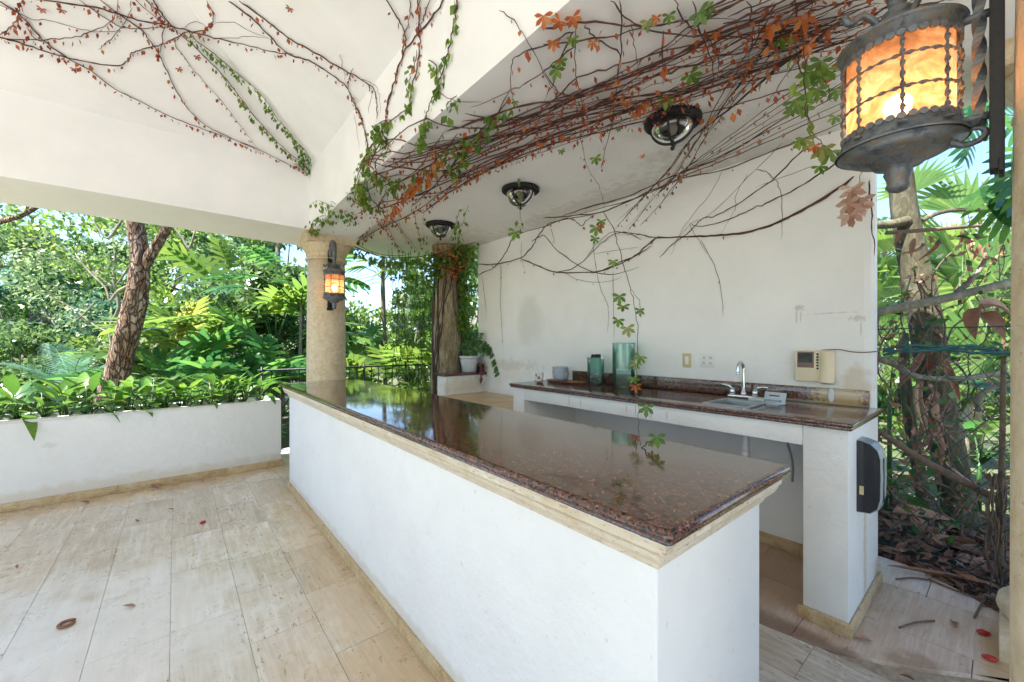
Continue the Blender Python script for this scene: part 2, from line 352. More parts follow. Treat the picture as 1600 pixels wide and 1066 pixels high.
M['ceramic'] = simple('grey_glazed_ceramic', (.42,.47,.52), .3, 0, 22, .18)
M['wood_tray'] = simple('burnt_orange_wood', (.22,.075,.03), .35, 0, 18, .5)
M['wood_dark'] = simple('dark_wood', (.05,.022,.014), .4, 0, 18, .4)
M['soil'] = simple('dark_soil', (.055,.038,.026), .95, 0, 14, .5, 1.0)
M['red_seed'] = simple('red_seed', (.42,.02,.018), .25, 0, 30, .2)
M['dead_leaf'] = simple('dead_brown_leaf', (.34,.16,.085), .7, 0, 25, .35, .3)
M['brown_ring'] = simple('brown_rubber', (.22,.09,.04), .35, 0, 20, .2)
M['twig'] = simple('dry_twig', (.16,.11,.075), .85, 0, 40, .35, .3)
M['white_metal'] = simple('worn_white_metal', (.6,.62,.62), .5, 0, 20, .1)
M['screen'] = simple('dark_screen', (.03,.035,.04), .15, 0, 12, .5)
M['screen_low'] = simple('mauve_panel', (.20,.13,.12), .35, 0, 12, .15)
M['curb'] = simple('pale_curb', (.62,.60,.57), .7, 0, 12, .1, .3)
M['lip_mat'] = simple('mug_print_green', (.03,.14,.07), .4)
M['lip_orange'] = simple('mug_print_orange', (.50,.17,.05), .4)

def glass(name, color, rough=.02, alpha=1.0):
    m, nt, b = mat(name); setp(b, color=color, rough=rough, trans=1.0, ior=1.2); return m
def thin_glass(name, tint, refl=.1, opaque=0.0, body=(.1,.3,.25)):
    m = bpy.data.materials.new(name); m.use_nodes = True; nt = m.node_tree
    for n in list(nt.nodes): nt.nodes.remove(n)
    out = nt.nodes.new('ShaderNodeOutputMaterial'); tr = nt.nodes.new('ShaderNodeBsdfTransparent'); gl = nt.nodes.new('ShaderNodeBsdfGlossy'); df = nt.nodes.new('ShaderNodeBsdfTranslucent')
    tr.inputs[0].default_value = (*tint, 1); gl.inputs['Roughness'].default_value = .06; df.inputs[0].default_value = (*body, 1)
    fr = nt.nodes.new('ShaderNodeFresnel'); fr.inputs[0].default_value = 1.5
    m1 = nt.nodes.new('ShaderNodeMixShader'); m1.inputs[0].default_value = opaque; lk(nt, tr.outputs[0], m1.inputs[1]); lk(nt, df.outputs[0], m1.inputs[2])
    m2 = nt.nodes.new('ShaderNodeMixShader'); lk(nt, math_(nt, 'ADD', fr.outputs[0], refl, True), m2.inputs[0]); lk(nt, m1.outputs[0], m2.inputs[1]); lk(nt, gl.outputs[0], m2.inputs[2])
    lk(nt, m2.outputs[0], out.inputs[0]); return m
M['jar_teal'] = thin_glass('teal_glass', (.60,.86,.79), .04, .42, (.30,.72,.60))
M['jar_low'] = thin_glass('pale_glass', (.74,.90,.85), .04, .2, (.4,.65,.57))
M['dome_glass'] = thin_glass('seeded_dome_glass', (.52,.50,.46), .03, .16, (.35,.33,.3))
def amber_glass():
    m = bpy.data.materials.new('amber_mica_glass'); m.use_nodes = True; nt = m.node_tree
    for n in list(nt.nodes): nt.nodes.remove(n)
    out = nt.nodes.new('ShaderNodeOutputMaterial'); tl = nt.nodes.new('ShaderNodeBsdfTranslucent'); df = nt.nodes.new('ShaderNodeBsdfPrincipled')
    p = objco(nt); n = noi(nt, p, 14, 5, .65, 1.2)
    c = ramp(nt, [(.3, (.46,.21,.10)), (.5, (.74,.42,.24)), (.68, (.97,.72,.50))], n)
    lk(nt, c, tl.inputs[0]); rf_ = nt.nodes.new('ShaderNodeBsdfRefraction'); rf_.inputs['Roughness'].default_value = .85; rf_.inputs['IOR'].default_value = 1.03; lk(nt, c, rf_.inputs[0]); lk(nt, mix(nt, .4, c, (.3,.12,.05)), df.inputs['Base Color']); df.inputs['Roughness'].default_value = .15
    mx = nt.nodes.new('ShaderNodeMixShader'); mx.inputs[0].default_value = .3; mr_ = nt.nodes.new('ShaderNodeMixShader'); mr_.inputs[0].default_value = .45; lk(nt, tl.outputs[0], mr_.inputs[1]); lk(nt, rf_.outputs[0], mr_.inputs[2]); lk(nt, mr_.outputs[0], mx.inputs[1]); lk(nt, df.outputs[0], mx.inputs[2]); lk(nt, mx.outputs[0], out.inputs[0])
    return m
M['amber'] = amber_glass()
m, nt, b = mat('lit_bulb'); setp(b, color=(1,.8,.5)); b.inputs['Emission Color'].default_value = (1,.62,.28,1); b.inputs['Emission Strength'].default_value = 22; M['bulb'] = m

def leafmat(name, stops, trans=.45, rough=.35, lift=1.0):
    """leaf with light coming through; each loose leaf gets its own tone"""
    m = bpy.data.materials.new(name); m.use_nodes = True; nt = m.node_tree
    for n in list(nt.nodes): nt.nodes.remove(n)
    out = nt.nodes.new('ShaderNodeOutputMaterial'); pb = nt.nodes.new('ShaderNodeBsdfPrincipled'); tl = nt.nodes.new('ShaderNodeBsdfTranslucent')
    gm = nt.nodes.new('ShaderNodeNewGeometry'); oi = nt.nodes.new('ShaderNodeObjectInfo')
    r = math_(nt, 'FRACT', math_(nt, 'ADD', gm.outputs['Random Per Island'], math_(nt, 'MULTIPLY', oi.outputs['Random'], 7.3)))
    n = noi(nt, pos(nt), 1.5, 3, .5); v = math_(nt, 'ADD', math_(nt, 'MULTIPLY', r, .7), math_(nt, 'MULTIPLY', n, .3))
    stops = [(p_, tuple(min(.5, x*lift) for x in c_)) for p_, c_ in stops]
    c = ramp(nt, stops, v)
    n2 = noi(nt, pos(nt), 30, 3, .6); c = mix(nt, math_(nt, 'MULTIPLY', ramp(nt, [(.45, g(0)), (.75, g(1))], n2), .35), c, tuple(x*.6 for x in stops[0][1]))
    lk(nt, c, pb.inputs['Base Color']); pb.inputs['Roughness'].default_value = rough; pb.inputs['Specular IOR Level'].default_value = .5
    hs = nt.nodes.new('ShaderNodeHueSaturation'); hs.inputs['Hue'].default_value = .482; hs.inputs['Saturation'].default_value = 1.05; hs.inputs['Value'].default_value = 1.95
    lk(nt, c, hs.inputs['Color']); lk(nt, hs.outputs[0], tl.inputs[0])
    mx = nt.nodes.new('ShaderNodeMixShader'); mx.inputs[0].default_value = trans; lk(nt, pb.outputs[0], mx.inputs[1]); lk(nt, tl.outputs[0], mx.inputs[2]); lk(nt, mx.outputs[0], out.inputs[0])
    return m
M['leaf_planter'] = leafmat('planter_leaf', [(.1, (.04,.11,.022)), (.5, (.075,.18,.030)), (.9, (.14,.26,.045))], .4, .28)
M['leaf_dark'] = leafmat('dark_tree_leaf', [(.1, (.015,.05,.012)), (.5, (.03,.095,.018)), (.9, (.06,.15,.03))], .35, .35, 1.25)
M['leaf_mid'] = leafmat('mid_green_leaf', [(.1, (.04,.085,.03)), (.5, (.075,.14,.045)), (.9, (.13,.20,.07))], .42, .38, 1.25)
M['leaf_pale'] = leafmat('pale_green_leaf', [(.1, (.08,.13,.055)), (.5, (.14,.20,.09)), (.9, (.23,.28,.14))], .42, .42, 1.25)
M['leaf_blue'] = leafmat('blue_green_leaf', [(.1, (.04,.10,.06)), (.5, (.08,.17,.11)), (.9, (.15,.25,.18))], .35, .4, 1.25)
M['leaf_big'] = leafmat('big_lobed_leaf', [(.1, (.018,.07,.03)), (.5, (.04,.125,.035)), (.9, (.09,.20,.045))], .4, .22, 1.25)
M['leaf_lime'] = leafmat('lime_leaf', [(.1, (.06,.135,.03)), (.5, (.11,.20,.04)), (.9, (.19,.27,.06))], .48, .3)
M['leaf_yellow'] = leafmat('yellowing_leaf', [(.1, (.13,.18,.04)), (.5, (.21,.24,.06)), (.9, (.29,.28,.08))], .45, .35)
M['leaf_vine'] = leafmat('creeper_green_leaf', [(.1, (.05,.12,.015)), (.5, (.10,.20,.025)), (.9, (.18,.28,.04))], .4, .4)
M['leaf_red'] = leafmat('creeper_red_leaf', [(.1, (.17,.035,.015)), (.5, (.28,.075,.025)), (.9, (.38,.15,.05))], .25, .6)
M['leaf_orange'] = leafmat('creeper_orange_leaf', [(.1, (.30,.08,.02)), (.5, (.45,.14,.03)), (.9, (.5,.24,.08))], .4, .5)
M['leaf_dry'] = leafmat('dry_leaf', [(.1, (.15,.07,.04)), (.5, (.30,.15,.085)), (.9, (.45,.28,.18))], .15, .7)
M['leaf_pink_dry'] = leafmat('papery_dry_leaf', [(.1, (.30,.17,.11)), (.5, (.42,.26,.19)), (.9, (.52,.38,.30))], .35, .7)
M['vine_stem'] = simple('red_brown_vine_stem', (.085,.034,.024), .75, 0, 30, .35, .2)
M['vine_dark'] = simple('dark_vine_stem', (.045,.030,.026), .8, 0, 30, .35)
M['green_wire'] = simple('green_coated_wire', (.006,.065,.055), .4, 0, 20, .2)
def bark(name, a, b_, c_, sc=9, stretch=.25, strength=.9, dist=.03, crack=.75):
    m, nt, b = mat(name); p = objco(nt, (1,1,stretch)); n = noi(nt, p, sc, 6, .7, 1.0)
    vo = nt.nodes.new('ShaderNodeTexVoronoi'); vo.feature = 'DISTANCE_TO_EDGE'; vo.inputs['Scale'].default_value = sc*2.2
    lk(nt, mix(nt, .25, p, noi(nt, p, 6, 3, .5), 'ADD'), vo.inputs['Vector'])
    e = ramp(nt, [(.0, g(0)), (.14, g(1))], vo.outputs['Distance'])
    c = ramp(nt, [(.3, a), (.5, b_), (.7, c_)], n); c = mix(nt, ramp(nt, [(0, g(crack)), (1, g(0))], e), c, tuple(x*.35 for x in a))
    lk(nt, c, b.inputs['Base Color']); setp(b, rough=.9, spec=.2)
    bump(nt, math_(nt, 'ADD', math_(nt, 'MULTIPLY', e, crack), n), b, strength, dist); return m
M['bark_rough'] = bark('cracked_bark', (.12,.06,.03), (.27,.18,.12), (.50,.42,.35), 9, .28, 1.0, .05, .8)
M['bark_grey'] = bark('grey_bark', (.13,.115,.08), (.22,.20,.15), (.34,.33,.27), 16, .35, .5, .015, 0.0)
M['bark_olive'] = bark('mottled_olive_bark', (.05,.045,.025), (.10,.09,.055), (.20,.18,.12), 18, .4, .5, .015, 0.0)  # darker copy of the grey bark, with the leaning trunk's shade in its colour
M['bark_old'] = bark('lichened_bark', (.10,.07,.04), (.28,.23,.14), (.42,.38,.27), 9, .3, .8, .03, .25)
m, nt, b = mat('grass_and_soil'); p = pos(nt); n = noi(nt, p, 1.1, 6, .7); n2 = noi(nt, p, 14, 4, .7)
lk(nt, mix(nt, n2, ramp(nt, [(.35, (.075,.05,.03)), (.5, (.09,.13,.035)), (.7, (.16,.21,.06))], n), (.10,.09,.05)), b.inputs['Base Color']); setp(b, rough=.95); bump(nt, n2, b, .8, .05); M['ground'] = m
m, nt, b = mat('unseen_bounce_paving'); p = pos(nt); n = noi(nt, p, 2, 5, .6); lk(nt, ramp(nt, [(.3, (.55,.50,.42)), (.7, (.68,.63,.55))], n), b.inputs['Base Color']); setp(b, rough=.7); M['paving'] = m
m, nt, b = mat('grout'); n = noi(nt, pos(nt), 30, 3, .6); lk(nt, ramp(nt, [(.3, (.27,.20,.13)), (.7, (.45,.37,.27))], n), b.inputs['Base Color']); setp(b, rough=.9); M['grout'] = m

# ------------------------------------------------------------------ the setting: ground, floor, landing
mb = MB(); N = 60; ext = 900
def ground_z(x, y):
    d = math.hypot(x, y); z = -.10
    z += -0.12 * min(max(y - 7.5, 0), 12) * .5
    z += .10 * noise.noise(Vector((x*.3, y*.3, 0))) * min(1, d/10)
    return z
xs = [-ext, -300, -120, -60, -40] + [-30 + i*1.5 for i in range(41)] + [40, 60, 120, 300, ext]
vs = [(x, y, ground_z(x, y)) for y in xs for x in xs]; n = len(xs)
mb.add(vs, [(j*n+i, j*n+i+1, (j+1)*n+i+1, (j+1)*n+i) for j in range(n-1) for i in range(n-1)], 0, True)
tag(mb.build('ground', M['ground']), kind='structure')
mb = MB(); mb.box(-16, -14, -.3, 9, -2.6, -.03); mb.box(-16, -2.6, -.3, -4.4, 5.0, -.03); tag(mb.build('bounce_paving', M['paving']), kind='structure')  # unseen pale paving, added so sunlight bounces up under the roof

def lip(y):
    P = [(-1.2, 3.3), (-.3, 3.02), (0, 2.85), (.29, 2.60), (.59, 2.44), (.83, 2.41), (1.4, 2.40), (5, 2.40)]
    for (a, xa), (b2, xb) in zip(P, P[1:]):
        if y <= b2: t = (y-a)/(b2-a); t = max(0, t); return xa + (xb-xa)*t
    return P[-1][1]
fl = empty('floor', kind='structure')
mb = MB(); mb.box(-4.4, -2.6, -.25, 3.2, 6.15, -.010); tag(mb.build('grout_bed', M['grout'], fl))
bm = bmesh.new(); bmesh.ops.create_cube(bm, size=1); bmesh.ops.bevel(bm, geom=[e for e in bm.edges if all(v.co.z > 0 for v in e.verts)], offset=.006, segments=1, affect='EDGES')
tile_me = bpy.data.meshes.new('tile'); bm.to_mesh(tile_me); bm.free(); tile_me.materials.append(M['tile'])
TW = .3085; rs = random.Random(3); x = -.0212 - TW*14
while x < 2.42:
    y = -1.2 + rs.uniform(-.5, 0)
    while y < 6.1:
        L = rs.choice([.455, .51, .61, .61, .70, .76]); y1 = min(y + L, 6.13)
        vis = (x > -4.2 and (x + TW > -2.2 - 0 or y > 1.5)) and y1 > .3 and not (x > 1.0 and x + TW < 1.5 and y > .6 and y1 < 4.6)
        if vis and y1 - y > .06:
            w = TW - .0020
            obj('tile', tile_me, fl, (x + TW/2, (y+y1)/2, -.010 + rs.uniform(-.0006, .0006)), (rs.uniform(-.0007, .0007), rs.uniform(-.0012, .0012), 0), (w, y1 - y - .0020, .02))
        y = y1
    x += TW
ld = empty('landing', kind='structure')
for i, (xa, xb) in enumerate([(2.3, 2.9), (2.9, 3.4), (3.4, 4.0)]):
    y = -1.1 - .2*i
    while y < 5.0:
        ya, yb = y + .0015, y + .598; y += .6
        ysamp = [ya + (yb-ya)*k/5 for k in range(6)]
        def edge(yy):                                  # outer rim of the landing slab beyond the wall end
            e = 3.80 if yy > .5 else 3.80 - .32*((.5-yy)/.5)**1.6
            return e if yy > -.1 else 3.44
        left = [(max(xa + .0015, lip(yy)), yy) for yy in ysamp]; right = [(min(xb - .0015, edge(yy)), yy) for yy in ysamp]
        if max(r[0]-l[0] for l, r in zip(left, right)) < .03: continue
        mb = MB(); rows = []
        for zz in (-.12, .004, .010):
            ins = .0015 if zz == .010 else 0
            rows.append([(l[0]+ins, l[1], zz) for l in left] + [(r[0]-ins, r[1], zz) for r in reversed(right)])
        mb.loft(rows); mb.build('slab', M['landing'], ld)

# ------------------------------------------------------------------ roof: beams, sloped ceilings, flat ceiling
rf = empty('pavilion_roof', label='white plastered pavilion roof with hipped ceiling and flat bar ceiling', cat='roof')
XL, YB = -4.6, -2.8
mb = MB(); ys = [YB + (LY - YB)*k/60 for k in range(61)]
rings = []
for y in ys: rings.append([(BX, y, beam_bottom(y)), (BXO, y, beam_bottom(y)), (BXO, y, ZS + .25), (BX, y, ZS + .25)])
mb.loft(rings); b1 = mb.build('beam', M['roof_white'], rf); tag(b1, 'white arched beam face above the bar')
mb = MB(); xs_ = [XL + (BX + .52 - XL)*k/40 for k in range(41)]; rings = []
for x in xs_:
    a = .03*math.sin(PI*min(1, max(0, (x - XL)/(BX - XL))))
    rings.append([(x, LY if x < BX + .001 else LY + .0, 2.855 + a), (x, LYO, 2.765 + a*.6), (x, LYO, ZS + .25), (x, LY, ZS + .25)])
mb.loft(rings)
me_o = mb.build('beam', [M['roof_white'], M['soffit']], rf); tag(me_o, 'white beam with cream soffit over the planter')
for p_ in me_o.data.polygons:
    if p_.normal.z < -.5: p_.material_index = 1
mb = MB(); mb.box(XL - .5, YB, 2.80, XL, LYO, ZS + .25); mb.build('beam', M['roof_white'], rf)
mb = MB(); mb.box(XL - .5, YB - .5, 2.80, BXO, YB - .002, ZS + .25); mb.build('beam', M['roof_white'], rf)
# hipped ceiling: rectangle XL..BX x YB..LY
cx = (XL + BX)/2; hw = (BX - XL)/2; zt = ZS + SL*hw; ya, yb = YB + hw, LY - hw
c0, c1, c2, c3 = (XL, YB, ZS), (BX, YB, ZS), (BX, LY, ZS), (XL, LY, ZS); r0, r1 = (cx, ya, zt), (cx, yb, zt)
for q in ([c1, c2, r1, r0], [c2, c3, r1], [c3, c0, r0, r1], [c0, c1, r0]):
    mb = MB(); k = len(q); mb.add(q + [(p[0], p[1], p[2] + .15) for p in q], [tuple(range(k)), tuple(range(2*k-1, k-1, -1))] + [(i, (i+1) % k, k+(i+1) % k, k+i) for i in range(k)])
    mb.build('sloped_ceiling', M['roof_white'], rf)
arc = [(BXO, 5.62), (1.95, 6.02), (2.15, 6.22), (2.37, 6.34), (2.6, 6.38), (2.8, 6.30), (3.0, 6.08), (3.2, 5.70), (3.33, 5.25), (3.42, 4.85), (3.62, 4.6), (3.62, .6), (3.60, -.45), (BXO, -.45)]
arc = [tuple(p)[:2] for p in smooth_path([(a, b_, 0) for a, b_ in arc[:10]], 3)] + arc[10:]
mb = MB(); mb.loft([[(x, y, ZC) for x, y in arc], [(x, y, ZC + .16) for x, y in arc]])
fc = mb.build('flat_ceiling', M['bar_ceiling'], rf)

# bar wall with rounded end
mb = MB(); prof = [(WX, WY1), (WX + .2, WY1), (WX + .2, WY0 + .02), (WX + .185, WY0), (WX + .035, WY0 - .012), (WX + .012, WY0 + .004), (WX, WY0 + .035)]
mb.loft([[(x, y, -.1) for x, y in prof], [(x, y, ZC + .02) for x, y in prof]])
bw = mb.build('bar_wall', M['wall']); tag(bw, 'tall white plaster wall behind the sink counter', 'wall')

# ------------------------------------------------------------------ columns
def column(cx, cy, z1, label, R0=.232, cap=True):
    t = empty('column', (cx, cy, 0), label=label, cat='column', group='round travertine columns')
    mb = MB(); mb.box(-.285, -.285, 0, .285, .285, .13); mb.build('plinth', M['column'], t, .006)
    mb = MB(); pr = [(.262, .13), (.285, .145), (.298, .175), (.292, .21), (.27, .232), (.25, .238), (.248, .255), (.236, .262)]
    mb.lathe(pr, seg=48); mb.build('base_moulding', M['column'], t)
    mb = MB(); zc = z1 - .30; mb.lathe([(R0 + .004, .262), (R0, .5), (R0 - .002, 1.6), (R0 - .012, zc)], seg=56); mb.build('shaft', M['column'], t)
    mb = MB(); pr = [(R0 - .012, zc), (R0 + .012, zc + .004), (R0 + .018, zc + .016), (R0 + .012, zc + .03), (R0 - .006, zc + .034), (R0 - .006, zc + .085), (R0 + .006, zc + .088), (R0 + .012, zc + .10), (R0 + .02, zc + .115), (R0 + .045, zc + .15), (R0 + .062, zc + .185), (R0 + .066, zc + .20)]
    mb.lathe(pr, seg=56); mb.build('capital', M['column'], t)
    mb = MB(); rr = []
    for w, z in ((.272, zc + .20), (.278, zc + .24), (.31, zc + .285), (.315, z1 - .002)): rr.append(rect(-w, -w, w, w, z))
    mb.loft(rr); mb.build('abacus', M['column'], t); return t
CX = 1.50
column(CX, 5.575, 2.84, 'round travertine column with square capital at the far end of the island')
column(CX, -.236, ZC, 'pale travertine column filling the right edge, nearest the viewer')
column(3.27, -.262, ZC, 'travertine column whose round base shows beside the landing')

# ------------------------------------------------------------------ island bar
isl = empty('bar_island', (1.234, 2.63, 0), label='long white bar island with polished red brown granite top', cat='bar')
IX0, IX1, IY0, IY1 = .908 - 1.234, 1.5605 - 1.234, .5433 - 2.63, 4.718 - 2.63
mb = MB(); mb.box(IX0, IY0, 0, IX1, IY1, .952); mb.build('body', M['paint'], isl, .007, 3)
mb = MB(); w = .014
mb.box(IX0 - w, IY0 - w, .001, IX0, IY1 + .0, .072); mb.build('baseboard', M['trav_trim'], isl, .002, 1)
mb = MB(); mb.box(IX1, IY0 - w, .001, IX1 + w, IY1, .072); mb.build('baseboard', M['trav_trim'], isl, .002, 1)
mb = MB(); rr = []
for o_, z in ((.002, .948), (.006, .951), (.010, .958), (.012, .968), (.018, .974), (.034, .986), (.042, 1.000), (.044, 1.010), (.050, 1.014), (.052, 1.044)):
    rr.append(rect(IX0 - o_, IY0 - o_, IX1 + o_, IY1 + o_, z))
mb.loft(rr); c_ = mb.build('cornice', M['cornice'], isl); c_.data.set_sharp_from_angle(angle=R(50))
G0, G1, H0, H1 = .8386 - 1.234, 1.6399 - 1.234, .4692 - 2.63, 4.8751 - 2.63
def slab_rings(x0, y0, x1, y1, prof, rc=.02, seg=5):
    rings = []
    for o_, z in prof:
        ring = []; r_ = max(rc - o_, .002); a0, b0, a1, b1_ = x0 + o_, y0 + o_, x1 - o_, y1 - o_
        for (cx_, cy_, s) in ((a1 - r_, b1_ - r_, 0), (a0 + r_, b1_ - r_, 1), (a0 + r_, b0 + r_, 2), (a1 - r_, b0 + r_, 3)):
            for k in range(seg + 1):
                a = PI/2*(s + k/seg); ring.append((cx_ + r_*math.cos(a), cy_ + r_*math.sin(a), z))
        rings.append(ring)
    return rings
edge_prof = [(.012, 1.0445), (.006, 1.0465), (.0045, 1.050), (.006, 1.0545), (.004, 1.056), (.001, 1.060), (0, 1.066), (.002, 1.0725), (.007, 1.0775), (.013, 1.0796), (.02, 1.080)]
mb = MB(); mb.loft(slab_rings(G0, H0, G1, H1, edge_prof), smooth=True); gt = mb.build('granite_top', M['granite'], isl); gt.data.set_sharp_from_angle(angle=R(35))

# ------------------------------------------------------------------ back counter
ct = empty('sink_counter', (2.98, 1.85, 0), label='white sink counter with granite top along the bar wall', cat='counter')
def sh(mb, name, m, parent, o=(2.98, 1.85, 0), **kw):
    mb.v = [(a - o[0], b_ - o[1], c_ - o[2]) for a, b_, c_ in mb.v]; return mb.build(name, m, parent, **kw)
mb = MB(); mb.box(2.63, .508, .012, WX - .0, .705, 1.056); sh(mb, 'pillar', M['paint_dirty'], ct, bevel=.007, seg=2)
mb = MB(); mb.box(2.63, 3.0, .012, WX, 3.17, 1.056); sh(mb, 'pillar', M['paint_dirty'], ct, bevel=.007, seg=2)
mb = MB(); mb.box(2.631, .706, .945, 2.73, 2.999, 1.056); sh(mb, 'apron', M['paint_dirty'], ct, bevel=.004, seg=2)
mb = MB(); mb.box(WX - .012, .706, .012, WX - .001, 2.999, .10); sh(mb, 'baseboard', M['trav_trim'], ct, bevel=.003)
mb = MB(); z0, z1, w = .011, .082, .017
mb.box(2.63 - w, .508 - w, z0, 2.629, .725, z1); sh(mb, 'baseboard', M['trav_trim'], ct, bevel=.004)
mb = MB(); mb.box(2.632, .508 - w, z0, WX + .03, .507, z1); sh(mb, 'baseboard', M['trav_trim'], ct, bevel=.004)
SX0, SX1, SY0, SY1 = 2.76, 3.08, 1.03, 1.29
def hole_slab(x0, y0, x1, y1, hx0, hy0, hx1, hy1, z0, z1):
    X = [x0, hx0, hx1, x1]; Y = [y0, hy0, hy1, y1]; mb = MB()
    for z in (z0, z1): mb.v += [(x, y, z) for y in Y for x in X]
    for j in range(3):
        for i in range(3):
            if i == 1 and j == 1: continue
            a = j*4 + i; mb.f += [(a, a+4, a+5, a+1), (16+a, 16+a+1, 16+a+5, 16+a+4)]
    def side(a, b_): mb.f.append((a, b_, 16+b_, 16+a))
    for i in range(3): side(i, i+1); side(12+i+1, 12+i); side(4*(i+1), 4*i); side(4*i+3, 4*(i+1)+3)
    side(6, 5); side(9, 10); side(5, 9); side(10, 6)
    mb.m = [0]*len(mb.f); mb.sm = [False]*len(mb.f); return mb
mb = hole_slab(2.598, .484, WX - .001, 3.20, SX0, SY0, SX1, SY1, 1.075, 1.095); sh(mb, 'granite_top', M['granite_worn'], ct, bevel=.007, seg=3)
mb = hole_slab(2.606, .492, WX - .001, 3.192, SX0, SY0, SX1, SY1, 1.0565, 1.0745); sh(mb, 'granite_edge', M['granite_worn'], ct, bevel=.005, seg=2)
mb = MB(); mb.box(WX - .024, .545, 1.0955, WX - .001, 3.02, 1.20); sh(mb, 'backsplash', M['granite_worn'], ct, bevel=.004, seg=2)

# sink: rim, bowl, drain
sk = empty('sink', (2.92, 1.16, 1.095), label='small rectangular stainless steel sink set in the counter', cat='sink')
mb = MB()
pr = [(.0, .001), (.0, .006), (-.016, .007), (-.022, .002), (-.028, -.12), (-.06, -.15)]
rr = [rect(SX0 - .018 - o_ - 2.92, SY0 - .018 - o_ - 1.16, SX1 + .018 + o_ - 2.92, SY1 + .018 + o_ - 1.16, z) for o_, z in pr]
mb.loft(rr, cap=False, smooth=False); a = len(mb.v) - 4; mb.f.append((a, a+1, a+2, a+3)); mb.m.append(0); mb.sm.append(False)
mb.build('bowl', M['steel'], sk)
mb = MB(); mb.lathe([(.04, -.149), (.04, -.146), (.03, -.147), (.02, -.152)], seg=20); mb.build('drain', M['chrome'], sk)
mb = MB(); mb.lathe([(.022, -.45), (.022, -.15)], c=(.02, -.05, 0), seg=14); mb.lathe([(.027, -.36), (.027, -.31)], c=(.02, -.05, 0), seg=14); mb.build('drain_pipe', M['white_plastic'], sk)
mb = MB(); mb.tube(smooth_path([(.28, -.18, -.05), (.30, -.19, -.2), (.33, -.23, -.4), (.36, -.22, -.55)]), .008); mb.build('supply_hose', M['grey_plastic'], sk)
# faucet
fc_ = empty('faucet', (3.235, 1.235, 1.095), label='chrome gooseneck tap with two lever handles behind the sink', cat='tap')
mb = MB(); mb.box(-.028, -.105, 0, .028, .105, .022); mb.build('base_plate', M['chrome'], fc_, .008, 3)
mb = MB(); path = [(0, 0, .02), (0, 0, .10), (0, 0, .19)] + [(-.05 + .05*math.cos(a), 0, .215 + .052*math.sin(a)) for a in [PI*k/8 for k in range(9)]] + [(-.102, 0, .195)]
mb.tube(smooth_path(path, 3), .0115, 14); mb.lathe([(.022, .02), (.019, .04), (.0135, .05)], seg=20); mb.lathe([(.013, .178), (.014, .184), (.014, .20)], c=(-.102, 0, 0), seg=16); mb.build('spout', M['chrome'], fc_)
for s in (-1, 1):
    mb = MB(); mb.lathe([(.021, .02), (.019, .05), (.013, .066), (.002, .072)], c=(0, s*.078, 0), seg=18)
    hp = mb.build('handle', M['chrome'], fc_)
    mb = MB(); mb.tube([(0, s*.078, .06), (-.004, s*.10, .082), (-.006, s*.135, .090), (-.006, s*.165, .088)], [.009, .010, .008, .006], 10); mb.build('lever', M['chrome'], hp)
# sponge holder
sp = empty('sponge_holder', (3.055, .985, 1.095), rz=R(-8), label='grey plastic sponge holder standing beside the sink', cat='sponge holder')
mb = MB(); mb.box(-.05, -.05, 0, .045, .05, .007); mb.build('tray', M['light_grey_plastic'], sp, .003)
mb = MB(); mb.add([(.0, -.072, .004), (.0, .06, .004), (.018, .06, .078), (.018, -.072, .078), (.010, -.072, .004), (.010, .06, .004), (.027, .06, .078), (.027, -.072, .078)], [(0,3,2,1),(4,5,6,7),(0,1,5,4),(1,2,6,5),(2,3,7,6),(3,0,4,7)]); mb.build('back', M['light_grey_plastic'], sp, .002)
mb = MB(); mb.box(-.012, -.05, .022, .006, .045, .030); mb.build('ridge', M['grey_plastic'], sp, .002)
mb = MB(); mb.add([(.0105, -.035, .052), (.0105, .03, .052), (.0125, .03, .060), (.0125, -.035, .060)], [(0,3,2,1)]); mb.build('slot', M['black_gloss'], sp)
# steel tray lying beside tap
mb = MB(); mb.box(-.055, -.05, 0, .055, .05, .02); o_ = mb.build('soap_dish', M['light_grey_plastic'], None, .005); o_.location = (3.10, 1.085, 1.1026); tag(o_, 'flat grey soap dish lying on the rim right of the tap', 'soap dish')

# jars
def jar(c, r, h, label, lid=False):
    t = empty('glass_jar', c, label=label, cat='jar')
    mb = MB(); pr = [(r*.96, h*.42), (r, h*.42), (r, h), (r*.965, h), (r*.965, h*.43)]
    mb.lathe([(r, h*.42), (r, h*.97), (r*1.01, h*.985), (r*1.01, h)], seg=36, cap=False); mb.build('upper_glass', M['jar_teal'], t)
    mb = MB(); mb.lathe([(r*.2, .004), (r*.9, .003), (r*.99, .012), (r, h*.42)], seg=36, cap=False); mb.build('lower_glass', M['jar_low'], t)
    mb = MB(); mb.lathe([(r*.9, h*.60), (r*.9, h*.61)], seg=30); mb.build('water', M['jar_low'], t) if False else None
    if lid:
        mb = MB(); mb.lathe([(r*.6, h-.004), (r*.62, h + .004), (r*.6, h + .014), (r*.4, h + .017)], seg=30); mb.build('lid', M['wood_dark'], t)
        mb = MB(); mb.box(-r*.5, -r*.4, h + .016, r*.5, r*.3, h + .032); mb.build('lid_handle', M['rubber'], t, .005)
    else:
        mb = MB(); mb.lathe([(r*.985, h + .0), (r*1.02, h + .001), (r*1.02, h + .006), (r*.985, h + .007)], seg=36, cap=False); mb.build('rim', M['jar_teal'], t)
    return t
jar((3.20, 2.58, 1.0955), .082, .262, 'shorter teal glass jar with dark lid on the counter', True)
jar((3.17, 2.235, 1.0955), .10, .40, 'taller open teal glass cylinder on the counter')
